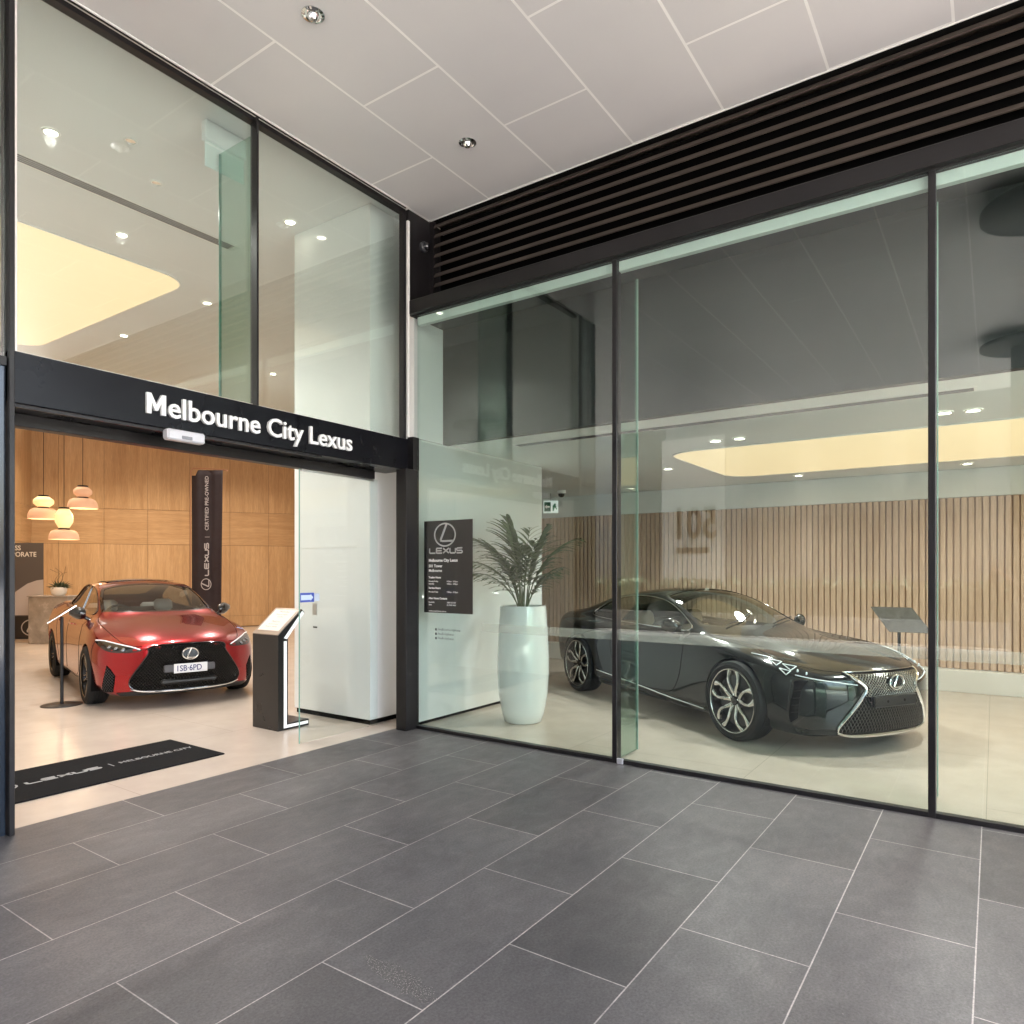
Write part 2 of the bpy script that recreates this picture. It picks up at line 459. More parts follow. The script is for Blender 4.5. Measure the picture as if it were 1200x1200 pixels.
panel_wall('oak_wall', 'honey oak panelled side wall left of the pendant lamps', (-3.70, 6.85), (2.41, 15.16), .40, O1, O2)

# ---------------------------------------------------------------- entrance facade
ef = thing('entrance_facade', 'black framed glass entrance front with high panes over the open doorway', 'shopfront', (-1.7, 0, 0))
def P(mb, name, m, root=ef, o=(-1.7, 0, 0), **k): return T0(mb, o).obj(name, m, root, **k)
hd = P(MB().box(-3.43, -.0, 0, .36, 2.541, 2.846, .004), 'header', G['black_gloss'])
P(MB().box(-3.43, -.2, .30, .40, 2.46, 2.54, .003), 'door_track', G['black'])
P(MB().box(-3.43, -1.1, .02, .05, 2.52, 2.545), 'header_lip', G['black'])
P(MB().box(-1.738, -.085, .06, .072, 2.85, 5.10), 'glass_pane', G['glass_high'])
P(MB().box(-3.40, -1.758, .06, .072, 2.85, 5.10), 'glass_pane', G['glass_high'])
P(MB().box(-1.757, -1.739, .0, .08, 2.846, 5.105), 'mullion', G['black'])
P(MB().box(-1.756, -1.742, .09, .50, 2.87, 4.98), 'glass_fin', G['fin'])
P(MB().box(-1.760, -1.738, .50, .506, 2.87, 4.98), 'glass_fin_edge', G['glass_edge'])
P(MB().box(-3.40, -.05, .03, .10, 5.075, 5.11).box(-3.4, -.08, -.006, .0, 5.098, 5.111), 'top_rail', G['black'])
P(MB().box(-3.40, -.05, -.024, -.012, 5.103, 5.1115), 'top_bead', G['trim_white'])
P(MB().box(-3.39, -.10, .052, .085, 2.846, 2.862), 'bottom_bead', G['trim_white'])
P(MB().box(-3.43, -3.40, -.02, .10, 0, 5.11, .003), 'jamb', G['black'])
P(MB().box(-3.40, -3.375, .02, .10, 2.85, 5.10), 'jamb_bead', G['trim_white'])
P(MB().box(-.155, .03, -.075, .06, 0, 2.54, .004).box(-.055, .03, -.075, .0, 2.54, 2.86), 'corner_post', G['black'])
P(MB().box(-.11, -.075, .0, .06, 2.846, 5.05), 'corner_post', G['black'])
P(MB().box(-.066, -.035, -.015, .03, 2.86, 4.99, .004), 'corner_bead', G['trim_white'])
# sliding door leaf
dl = thing('sliding_door', 'frameless glass sliding door leaf standing open before the white column', 'door', (-.6, .34, 0))
P(MB().box(-1.08, -.13, .336, .348, .012, 2.46), 'glass_pane', pane_material('door glass', (.93, .96, .95), .9, 0, .03), dl, (-.6, .34, 0))
P(MB().box(-1.083, -1.080, .335, .349, .012, 2.46), 'glass_edge', G['glass_edge'], dl, (-.6, .34, 0))
P(MB().box(-1.06, -.18, .33, .354, 2.44, 2.47), 'top_clamp', G['steel'], dl, (-.6, .34, 0))
st = thing('arrow_sticker', 'small blue sticker with a white arrow on the sliding door leaf', 'sticker', (-.97, .33, 1.31))
o_ = (-.97, .33, 1.31)
P(MB().box(-1.078, -.925, .3325, .3345, 1.268, 1.352), 'backing', mat('sticker blue', (.05, .09, .42), .4), st, o_)
P(MB().add([(-1.07, .3318, 1.287), (-.965, .3318, 1.287), (-.965, .3318, 1.278), (-.935, .3318, 1.31), (-.965, .3318, 1.342), (-.965, .3318, 1.333), (-1.07, .3318, 1.333)], [tuple(range(7))]), 'arrow', mat('sticker pale', (.62, .72, .85), .4), st, o_)
P(MB().box(-.922, -.865, .3325, .3345, 1.275, 1.345), 'side_label', mat('sticker side', (.55, .62, .72), .4), st, o_)
# shop sign lettering
def fit_text(txt, width, origin, ux, uy, m, name, parent=None, cap=None, depth=.008, bold=.010, align='LEFT', space=1.0):
    vs, fs = text_mesh(txt, 1.0, 0, bold=bold / (cap or .15) * .7, space=space)
    w = max(v.x for v in vs) - min(v.x for v in vs); x0 = min(v.x for v in vs)
    capv, _ = text_mesh('L', 1.0); ch = max(v.y for v in capv) - min(v.y for v in capv)
    sy = cap / ch if cap else width / w; sx = width / w
    ux = V(ux).normalized(); uy = V(uy).normalized(); uz = ux.cross(uy); o = V(origin)
    vs, fs = text_mesh(txt, 1.0, depth / 2, bold=bold / sy, space=space)
    return MB().add([o + ux * ((v.x - x0) * sx) + uy * (v.y * sy) + uz * (v.z + depth / 2) for v in vs], fs)
sg = thing('shop_sign', 'white raised lettering on the black header over the doorway', 'sign', (-1.7, -.001, 2.62))
wm_ = mat('white sign letters', (.88, .88, .88), .35)
_full, _ = text_mesh('Melbourne City Lexus', 1.0); _x0 = min(v.x for v in _full); _k = 1.835 / (max(v.x for v in _full) - _x0); _ch = max(v.y for v in text_mesh('L', 1.0)[0])
for wd_, pre in (('Melbourne', ''), ('City', 'Melbourne '), ('Lexus', 'Melbourne City ')):
    vs, fs = text_mesh(wd_, 1.0, .011 / 1.0, bold=.013)
    w0, _ = text_mesh(wd_, 1.0); wl, _ = text_mesh(pre + wd_, 1.0)
    off = max(v.x for v in wl) - max(v.x for v in w0)
    m = MB()
    if wd_ == 'Melbourne':
        w1, _ = text_mesh('M', 1.0); mx = max(v.x for v in w1)
        vs, fs = text_mesh('elbourne', 1.0, .011, bold=.013); el, _ = text_mesh('elbourne', 1.0); off = max(v.x for v in wl) - max(v.x for v in el)
        X0, X1, b = _x0, mx + .01, .155; md = (X0 + X1) / 2; q = lambda x, z: (-2.628 + (x - _x0) * _k, -.023, 2.622 + z * .140)
        m.prism([q(X0, 0), q(X0, 1), q(X0 + b * .95, 1), q(md, .46), q(X1 - b * .95, 1), q(X1, 1), q(X1, 0), q(X1 - b, 0), q(X1 - b, .60), q(md + .05, .18), q(md - .05, .18), q(X0 + b, .60), q(X0 + b, 0)], (0, .022, 0))
    m.add([V((-2.628 + (v.x + off - _x0) * _k, -.012 - v.z, 2.622 + v.y * .140 / _ch)) for v in vs], fs)
    T0(m, (-1.7, -.001, 2.62)).obj('lettering', wm_, sg)
ds = thing('door_sensor', 'small white sensor box under the black header', 'sensor', (-2.36, -.02, 2.50))
T0(MB().box(-2.50, -2.22, -.055, .02, 2.462, 2.538, .012), (-2.36, -.02, 2.50)).obj('housing', mat('sensor white', (.62, .62, .66), .3), ds)
T0(MB().box(-2.40, -2.32, -.058, -.05, 2.475, 2.50, .004), (-2.36, -.02, 2.50)).obj('lens', mat('sensor lens', (.25, .25, .27), .15), ds)

# left continuation of the facade (dark glass)
lf = thing('side_glazing', 'dark reflective glazing left of the entrance jamb', 'window', (-3.6, 0, 0))
P(MB().box(-3.82, -3.435, .02, .05, .0, 2.75), 'dark_pane', G['dark_glass'], lf, (-3.6, 0, 0))
P(MB().box(-3.82, -3.435, .02, .05, 2.80, 5.10), 'upper_pane', pane_material('grey glass', (.5, .55, .55), 1, 0, .08), lf, (-3.6, 0, 0))
P(MB().box(-3.82, -3.435, .0, .07, 2.75, 2.80).box(-3.86, -3.82, .0, .12, 0, 5.11), 'frame', G['black'], lf, (-3.6, 0, 0))

# ---------------------------------------------------------------- long window facade
wf = thing('window_facade', 'long frameless shop window in black framing under a louvred band', 'shopfront', (0, -3, 0))
wo = (0, -3, 0)
YS = [-.02, -2.222, -4.42, -6.62, -8.9]
for a, b in zip(YS, YS[1:]):
    P(MB().box(.0, .012, b + .022, a - .022 if a < -.1 else a - .06, .03, 4.055), 'glass_pane', G['glass'], wf, wo)
for yy in YS[1:]:
    P(MB().box(-.012, .07, yy - .021, yy + .021, .0, 4.06, .003), 'mullion', G['black'], wf, wo)
    P(MB().box(.075, .42, yy - .006, yy + .006, .02, 4.05), 'glass_fin', G['fin'], wf, wo)
    P(MB().box(.42, .427, yy - .010, yy + .010, .02, 4.05), 'glass_fin_edge', mat('pale glass edge', (.45, .62, .54), .2, spec=.6), wf, wo)
P(MB().box(-.01, .05, -8.9, -.02, .0, .032, .003), 'base_channel', G['black'], wf, wo)
P(MB().box(.03, .085, -8.9, -.05, 3.975, 4.055, .004), 'blind_box', mat('pale blind box', (.62, .68, .65), .45), wf, wo)
P(MB().box(-.045, .30, -9.0, .03, 4.075, 4.205, .004), 'beam', G['black'], wf, wo)
P(MB().box(-.04, .30, .0, .08, 4.205, 5.11, .002).box(.30, .47, .01, .08, 4.2, 5.11), 'return_panel', G['black'], wf, wo)
P(MB().box(.44, .46, -9, .0, 4.18, 5.11).box(.268, .46, -9, .0, 5.1125, 5.13), 'louvre_backing', G['void'], wf, wo)
P(MB().box(.27, .31, -.05, -.0, 4.205, 5.11), 'louvre_end_post', G['black'], wf, wo)
lv = MB(); N = 9
for k in range(N):
    z = 4.235 + .100 * k
    lv.prism([(.275, -9, z + .004), (.30, -9, z + .046), (.43, -9, min(5.108, z + .106)), (.43, -9, min(5.10, z + .088)), (.315, -9, z + .030), (.285, -9, z)], (0, 8.95, 0))
P(lv, 'louvre_blades', G['louvre'], wf, wo)
P(MB().box(-.03, .30, -9, -.03, 4.205, 4.214), 'louvre_frame', G['black'], wf, wo)
P(MB().box(.258, .267, -9, -.02, 5.106, 5.1118), 'soffit_bead', G['trim_white'], wf, wo)
P(MB().box(.0135, .016, -8.9, -.86, .99, 1.066), 'frosted_strip', frost(), wf, wo)
P(MB().box(-.02, .0, -2.30, -2.245, .0, .045, .004), 'pane_clip', mat('clip', (.6, .6, .65), .3, .6), wf, wo)

# white column and mint partition at the corner
wc = thing('white_column', 'tall square column clad in glossy white glass inside the corner', 'column', (.1, 1, 0)); o_ = (.1, 1, 0)
P(MB().box(-.17, .30, .405, 1.58, .05, HC, .006), 'cladding', G['white_glass'], wc, o_)
P(MB().box(-.15, .28, .425, 1.56, 0, .05), 'plinth', G['void'], wc, o_)
P(MB().box(-.172, -.168, .398, .404, .06, HC).box(-.174, -.170, .41, 1.56, 1.795, 1.799).box(-.16, .28, .400, .403, 1.795, 1.799), 'joint_strip', G['trim_white'], wc, o_)
P(MB().box(-.176, -.170, 1.20, 1.27, 1.08, 1.20, .002), 'switch_plate', G['steel'], wc, o_)
P(MB().box(-.176, -.170, 1.20, 1.26, .94, .955), 'latch', G['black'], wc, o_)
mp = thing('partition', 'pale mint white glass partition standing behind the planter', 'partition', (1.2, 0, 0)); o_ = (1.2, 0, 0)
P(MB().box(.04, 2.42, .0, .12, .03, 2.868, .004), 'lower_panel', G['white_glass'], mp, o_)
P(MB().box(.04, .478, .0, .12, 2.872, 4.062), 'upper_panel', G['white_glass'], mp, o_)
P(MB().box(.04, 2.40, .015, .10, 0, .03), 'plinth', G['void'], mp, o_)

# ---------------------------------------------------------------- ceilings' lamps
def rrect(x0, x1, y0, y1, r, n=8):
    out = []
    for cx, cy, a0 in ((x1 - r, y1 - r, 0), (x0 + r, y1 - r, 90), (x0 + r, y0 + r, 180), (x1 - r, y0 + r, 270)):
        for k in range(n + 1): a = RAD(a0 + 90 * k / n); out.append((cx + r * cos(a), cy + r * sin(a)))
    return out
def glow_panel(x0, x1, y0, y1, z, label, r=.35):
    c = ((x0 + x1) / 2, (y0 + y1) / 2, z); t = thing('ceiling_light_panel', label, 'ceiling light', c, group='luminous ceiling panels')
    p = rrect(x0, x1, y0, y1, r); q = rrect(x0 - .02, x1 + .02, y0 - .02, y1 + .02, r + .02)
    T0(MB().prism([(a, b, z - .004) for a, b in p], (0, 0, -.004)), c).obj('diffuser', G['glow'], t)
    n = len(p); f = MB(); vs = [(a, b, z - .001) for a, b in p] + [(a, b, z - .012) for a, b in p] + [(a, b, z - .012) for a, b in q] + [(a, b, z - .001) for a, b in q]
    fs = [(k * n + i, k * n + (i + 1) % n, (k + 1) * n + (i + 1) % n, (k + 1) * n + i) for k in range(3) for i in range(n)]
    T0(f.add(vs, fs), c).obj('rim', G['trim_white'], t)
    return t
glow_panel(-3.0, -.11, 3.72, 8.3, HC, 'large cream luminous ceiling panel seen through the high panes on the left')
glow_panel(2.30, 4.72, -8.4, -1.70, 2.87, 'long cream luminous ceiling panel above the dark coupe')
dproto = None
def downlight(x, y, z, lit, label, r=.055, eye=False):
    t = thing('downlight', label, 'downlight', (x, y, z), group='recessed ceiling downlights')
    MB().lathe([(r * 1.25, -.001), (r * 1.25, -.006), (r * .95, -.012), (r * .85, -.002)], 28, cap=False).obj('trim_ring', G['trim_white'] if not eye else G['chrome'], t, True)
    MB().lathe([(r * .92, -.004), (r * .75, -.0025)], 24).obj('reflector', G['lamp'] if lit else G['chrome'], t, True)
    if eye: MB().lathe([(0, -.045), (r * .35, -.040), (r * .6, -.022), (r * .66, -.003)], 20).obj('lamp_lens', G['chrome'], t, True)
    return t
D = 'lit white recessed downlight in the hall ceiling, '
for x, y, s in ((-2.49, 1.78, 'nearest the left jamb'), (-1.25, 3.13, 'in front of the cream panel'), (.40, 4.17, 'right of the cream panel corner'), (.42, 6.48, 'right of the cream panel, farther back'), (3.08, 6.36, 'low beside the high mullion'), (-.38, 1.38, 'just left of the white column')):
    downlight(x, y, HC, True, D + s)
for x, y, s in ((-1.58, 1.81, 'between slot diffuser and left jamb'), (-2.05, 1.35, 'small one beside the lit lamp')):
    downlight(x, y, HC, False, 'unlit small recessed fitting in the hall ceiling, ' + s, r=.045)
D = 'low ceiling downlight over the coupe, '
for x, y, s in ((1.88, -2.42, 'left of the panel corner'), (1.88, -2.66, 'second of the pair left of the panel'), (1.72, -4.40, 'behind the right mullion'), (1.75, -4.60, 'just right of the right mullion'), (3.44, -1.28, 'beyond the left end of the panel'), (5.07, -2.52, 'near the slatted wall in the middle'), (5.12, -4.47, 'near the slatted wall on the right'), (5.15, -6.4, 'near the slatted wall, far right')):
    downlight(x, y, 2.87, True, D + s)
for x, y, s in ((-2.16, -1.157, 'nearest the top edge of the picture'), (-.55, -1.142, 'nearest the corner post')):
    downlight(x, y, 5.112, False, 'chrome eyeball downlight in the grey soffit, ' + s, r=.058, eye=True)
def slot(x0, x1, y0, y1, z, label):
    c = ((x0 + x1) / 2, (y0 + y1) / 2, z); t = thing('slot_diffuser', label, 'air vent', c)
    T0(MB().box(x0, x1, y0, y1, z - .004, z - .001), c).obj('frame', G['trim_white'], t)
    b = MB(); lx = x1 - x0 > y1 - y0
    for k in range(4):
        if lx: w = (y1 - y0); b.box(x0 + .02, x1 - .02, y0 + w * (.16 + .19 * k), y0 + w * (.16 + .19 * k) + w * .10, z - .007, z - .0045)
        else: w = (x1 - x0); b.box(x0 + w * (.16 + .19 * k), x0 + w * (.16 + .19 * k) + w * .10, y0 + .02, y1 - .02, z - .007, z - .0045)
    T0(b, c).obj('slots', G['black'], t)
slot(-3.2, -.37, 2.33, 2.50, HC, 'long linear slot diffuser in the hall ceiling before the cream panel')
slot(.88, 1.03, -4.64, -.6, 2.87, 'long linear slot diffuser in the low ceiling beside the bulkhead')
# rectangular skylight fitting near the oak wall
c = (1.85, 13.2, HC); t = thing('square_ceiling_light', 'white square ring ceiling light above the pendant lamps', 'ceiling light', c, RAD(38))
f = MB()
for a in ((-.9, .9, -.9, -.72), (-.9, .9, .72, .9), (-.9, -.72, -.72, .72), (.72, .9, -.72, .72)): f.box(a[0], a[1], a[2], a[3], -.012, -.003)
f.obj('diffuser', G['skin_led'], t)

# showroom lamps, mostly under the fittings above; the oak wall spots have none
def spot(x, y, z, e, col=(1, .86, .66), ang=120, size=.05, tgt=None):
    l = bpy.data.lights.new('downlight_lamp', 'SPOT'); l.energy = e; l.spot_size = RAD(ang); l.spot_blend = .8; l.shadow_soft_size = size; l.color = col
    o = bpy.data.objects.new('downlight_lamp', l); COL.objects.link(o); o.location = (x, y, z)
    if tgt is not None: o.rotation_euler = (V((x, y, z)) - V(tgt)).to_track_quat('Z', 'Y').to_euler()
    return o
LE = 0.55
for x, y in ((-2.49, 1.78), (-1.25, 3.13), (.40, 4.17), (.42, 6.48), (3.08, 6.36), ): spot(x, y, HC - .06, 48 * LE, (1, .95, .88), 140)
for x, y in ((3.6, 11.8), (1.9, 12.6), (5.2, 10.7), (.6, 11.3)): spot(x, y, HC - .06, 75 * LE * .48, (1, .84, .62), 130)
for x, y, e in ((1.88, -2.54, 24), (1.73, -4.5, 24), (3.44, -1.28, 16), (4.4, -2.52, 7), (4.4, -4.47, 7), (4.4, -6.4, 7)): spot(x, y, 2.80, e * LE * 1.25, (1, .96, .90), 150, .12)

# ================================================================= cars
# car space: x forward, y to the car's left, z up; the ground is z = 0
def lerp(a, b, t): return a + (b - a) * t

def car_body_mesh(st, sweep, cap_f, cap_r, creases, lvl=3):
    """st: stations from tail to nose: (x, [(y,z) r0..r4], [(y,z) c1..c4]); returns evaluated bmesh"""
    Ns = len(st); grid = []
    for (x, rows, top) in st:
        T = [rows[4]] + list(top)                       # c0..c4 (edge -> centre)
        Bz = rows[0][1]
        ring = {}
        for c in range(9):
            k = c if c <= 4 else 8 - c; sg = -1 if c < 4 else (1 if c > 4 else 0)
            y, z = T[k]; ring[('t', c)] = (sg * y, z)
            fr = T[k][0] / max(T[0][0], 1e-6)
            ring[('b', c)] = (sg * rows[0][0] * fr, Bz)
        for r in range(1, 4):
            ring[('s', r, 0)] = (-rows[r][0], rows[r][1]); ring[('s', r, 8)] = (rows[r][0], rows[r][1])
        grid.append((x, ring))
    bm = bmesh.new(); ids = []
    for x, ring in grid:
        d = {}
        for k, (y, z) in ring.items():
            d[k] = bm.verts.new((x - sweep(x, abs(y), z), y, z))
        ids.append(d)
    def side(d, r, c):
        if r == 0: return d[('b', c)]
        if r == 4: return d[('t', c)]
        return d[('s', r, c)]
    for i in range(Ns - 1):
        a, b = ids[i], ids[i + 1]
        for c in range(8):
            bm.faces.new((a[('t', c)], a[('t', c + 1)], b[('t', c + 1)], b[('t', c)]))
            bm.faces.new((a[('b', c)], b[('b', c)], b[('b', c + 1)], a[('b', c + 1)]))
        for r in range(4):
            for c in (0, 8):
                bm.faces.new((side(a, r, c), side(a, r + 1, c), side(b, r + 1, c), side(b, r, c)))
    for end, fn in ((0, cap_r), (Ns - 1, cap_f)):
        x, ring = grid[end]; d = ids[end]; g = {}
        for r in range(5):
            for c in range(9):
                if r in (0, 4) or c in (0, 8): g[(r, c)] = side(d, r, c)
                else:
                    yT, zT = ring[('t', c)]; yB, zB = ring[('b', c)]
                    zs = ring[('s', r, 0)][1]; z0 = ring[('b', 0)][1]; z1 = ring[('t', 0)][1]
                    t = (zs - z0) / (z1 - z0)
                    w = ring[('s', r, 8)][0]; y = w * (yT / max(ring[('t', 8)][0], 1e-6)); z = lerp(zB, zT, t)
                    g[(r, c)] = bm.verts.new((x - sweep(x, abs(y), z) + fn(r, abs(y), z), y, z))
        for r in range(4):
            for c in range(8):
                bm.faces.new((g[(r, c)], g[(r, c + 1)], g[(r + 1, c + 1)], g[(r + 1, c)]))
    bmesh.ops.recalc_face_normals(bm, faces=bm.faces)
    # creases
    cl = bm.edges.layers.float.new('crease_edge')
    for (kind, val, i0, i1) in creases:
        for i in range(i0, i1):
            for c in ((kind[1],) if kind[0] == 's' else (kind[1], 8 - kind[1])):
                if kind[0] == 't': prs = [(ids[i][('t', c)], ids[i + 1][('t', c)])]
                else: prs = [(side(ids[i], c, q), side(ids[i + 1], c, q)) for q in (0, 8)]
                for p, q in prs:
                    e = bm.edges.get((p, q))
                    if e: e[cl] = val
    me = bpy.data.meshes.new('cage'); bm.to_mesh(me); bm.free()
    o = bpy.data.objects.new('cage', me); COL.objects.link(o)
    md = o.modifiers.new('s', 'SUBSURF'); md.levels = md.render_levels = lvl
    dg = bpy.context.evaluated_depsgraph_get(); dg.update()
    m2 = bpy.data.meshes.new_from_object(o.evaluated_get(dg))
    bm = bmesh.new(); bm.from_mesh(m2)
    bpy.data.objects.remove(o); bpy.data.meshes.remove(me); bpy.data.meshes.remove(m2)
    for n in ('crease_edge',):
        L = bm.edges.layers.float.get(n)
        if L: bm.edges.layers.float.remove(L)
    bm.normal_update()
    return bm

def frame(kind):
    """projection frames: returns f(u, v) -> (origin, direction)"""
    if kind == 'side': return lambda u, v: (V((u, -3, v)), V((0, 1, 0)))       # right flank
    if kind == 'top': return lambda u, v: (V((u, v, 4)), V((0, 0, -1)))
    if kind == 'front': return lambda u, v: (V((5, u, v)), V((-1, 0, 0)))
    if kind == 'rear': return lambda u, v: (V((-5, u, v)), V((1, 0, 0)))
    a = RAD(kind)     # towards the front right corner: kind = angle of the line of sight from straight ahead
    D = V((-cos(a), sin(a), 0)); U = V((sin(a), cos(a), 0))
    return lambda u, v: (U * u - D * 5 + V((0, 0, v)), D)

def in_poly(p, poly):
    x, y = p; ins = False; n = len(poly)
    for i in range(n):
        x1, y1 = poly[i]; x2, y2 = poly[(i + 1) % n]
        if (y1 > y) != (y2 > y) and x < (x2 - x1) * (y - y1) / (y2 - y1) + x1: ins = not ins
    return ins

def resample(pts, step, closed=False):
    out = []; n = len(pts); P = [V((*p, 0)) if len(p) == 2 else V(p) for p in pts]
    for i in range(n if closed else n - 1):
        a, b = P[i], P[(i + 1) % n]; k = max(1, int((b - a).length / step + .5))
        for j in range(k): out.append(a.lerp(b, j / k))
    if not closed: out.append(P[-1])
    return [(p.x, p.y) for p in out] if len(pts[0]) == 2 else out

def smooth2(pts, closed=False, k=2):
    """corner-cutting smoothing of a 2-d polyline"""
    for _ in range(k):
        out = []; n = len(pts)
        if not closed: out.append(pts[0])
        for i in range(n if closed else n - 1):
            a, b = pts[i], pts[(i + 1) % n]
            out.append((a[0] * .75 + b[0] * .25, a[1] * .75 + b[1] * .25)); out.append((a[0] * .25 + b[0] * .75, a[1] * .25 + b[1] * .75))
        if not closed: out.append(pts[-1])
        pts = out
    return pts

def cast(bvh, fr, u, v, off=0.0):
    o, d = fr(u, v); h = bvh.ray_cast(o, d)
    if h[0] is None: return None, None
    n = h[1] if h[1].dot(d) < 0 else -h[1]
    return h[0] + n * off, n

def near(bvh, fr, u, v, off=0.0):
    p, n = cast(bvh, fr, u, v, off)
    if p is None:
        o, d = fr(u, v)
        # step towards the body until something is near
        best = None
        for t in range(20, 140):
            q = o + d * (t * .05); h = bvh.find_nearest(q, .6)
            if h[0] is not None and (best is None or h[3] < best[3]): best = h
        if best is None: return o + d * 3, V((0, 0, 1))
        n = best[1]; p = best[0] + n * off
    return p, n

def patch(mb, bvh, kind, poly, off=0.004, step=0.04, mirror=False, depth=0.012, holes=None):
    fr = frame(kind); poly = resample(poly, step, True)
    xs = [p[0] for p in poly]; ys = [p[1] for p in poly]
    pts = list(poly); n = len(pts)
    edges = [(i, (i + 1) % n) for i in range(n)]
    for hpoly in (holes or []):
        hp = resample(hpoly, step, True); k = len(pts); pts += hp
        edges += [(k + i, k + (i + 1) % len(hp)) for i in range(len(hp))]
    nb = len(pts)
    y = min(ys) + step * .5
    while y < max(ys):
        x = min(xs) + step * .5
        while x < max(xs):
            if in_poly((x, y), poly) and not any(in_poly((x, y), q) for q in (holes or [])) and min((x - a) ** 2 + (y - b) ** 2 for a, b in pts[:nb]) > (step * .45) ** 2: pts.append((x, y))
            x += step
        y += step
    r = delaunay_2d_cdt([V((a, b)) for a, b in pts], edges, [], 0, 1e-6)
    tri = []
    for f in r[2]:
        c = sum((V((r[0][i][0], r[0][i][1])) for i in f), V((0, 0))) / len(f)
        if in_poly(c, poly) and not any(in_poly(c, q) for q in (holes or [])): tri.append(tuple(f))
    top = []; bot = []
    for p in r[0]:
        q, nn = near(bvh, fr, p[0], p[1], off); top.append(q); bot.append(q - nn * depth)
    for m in ((1,) if not mirror else (1, -1)):
        vs = [V((p.x, p.y * m, p.z)) for p in top + bot]; N = len(top)
        fs = [t if m == 1 else t[::-1] for t in tri]
        # rim walls
        ec = {}
        for t in tri:
            for i in range(len(t)):
                e = (t[i], t[(i + 1) % len(t)]); ec[frozenset(e)] = ec.get(frozenset(e), []) + [e]
        for k, l in ec.items():
            if len(l) == 1:
                a, b = l[0]; fs.append((a, b, b + N, a + N))
        mb.add(vs, fs)
    return mb

def line(bvh, kind, pts, off=0.0, step=0.03, sm=2, closed=False):
    fr = frame(kind); p = smooth2(pts, closed, sm) if sm else pts
    return [near(bvh, fr, u, v, off)[0] for u, v in resample(p, step, closed)]

def mir(pts): return [V((p.x, -p.y, p.z)) for p in pts]

def cut(bm, test, snap):
    """delete the faces test() picks, snap the rim of the hole onto its outline"""
    kill = [f for f in bm.faces if test(f)]
    if not kill: return []
    rim = set(e for f in kill for e in f.edges); ks = set(kill)
    rim = [e for e in rim if any(f not in ks for f in e.link_faces)]
    bmesh.ops.delete(bm, geom=kill, context='FACES')
    rim = [e for e in rim if e.is_valid]
    vs = set(v for e in rim for v in e.verts)
    for v in vs: v.co = snap(v.co)
    return rim

def nearest_on(poly, p):
    best = None
    for i in range(len(poly)):
        a = V((*poly[i], 0)); b = V((*poly[(i + 1) % len(poly)], 0)); ab = b - a
        t = max(0, min(1, (V((p[0], p[1], 0)) - a).dot(ab) / max(ab.length_squared, 1e-12))); q = a + ab * t
        d = (q.x - p[0]) ** 2 + (q.y - p[1]) ** 2
        if best is None or d < best[0]: best = (d, q.x, q.y)
    return best[1], best[2]

def inset(poly, d):
    """simple inward offset of a ccw/cw polygon"""
    n = len(poly); ar = sum(poly[i][0] * poly[(i + 1) % n][1] - poly[(i + 1) % n][0] * poly[i][1] for i in range(n))
    sg = 1 if ar > 0 else -1; out = []
    for i in range(n):
        a, b, c = V(poly[i - 1]), V(poly[i]), V(poly[(i + 1) % n])
        e1 = (b - a).normalized(); e2 = (c - b).normalized()
        n1 = V((-e1.y, e1.x)) * sg; n2 = V((-e2.y, e2.x)) * sg; m = (n1 + n2)
        m = m.normalized() if m.length > 1e-6 else n1
        k = d / max(.35, m.dot(n1)); out.append((b.x + m.x * k, b.y + m.y * k))
    return out

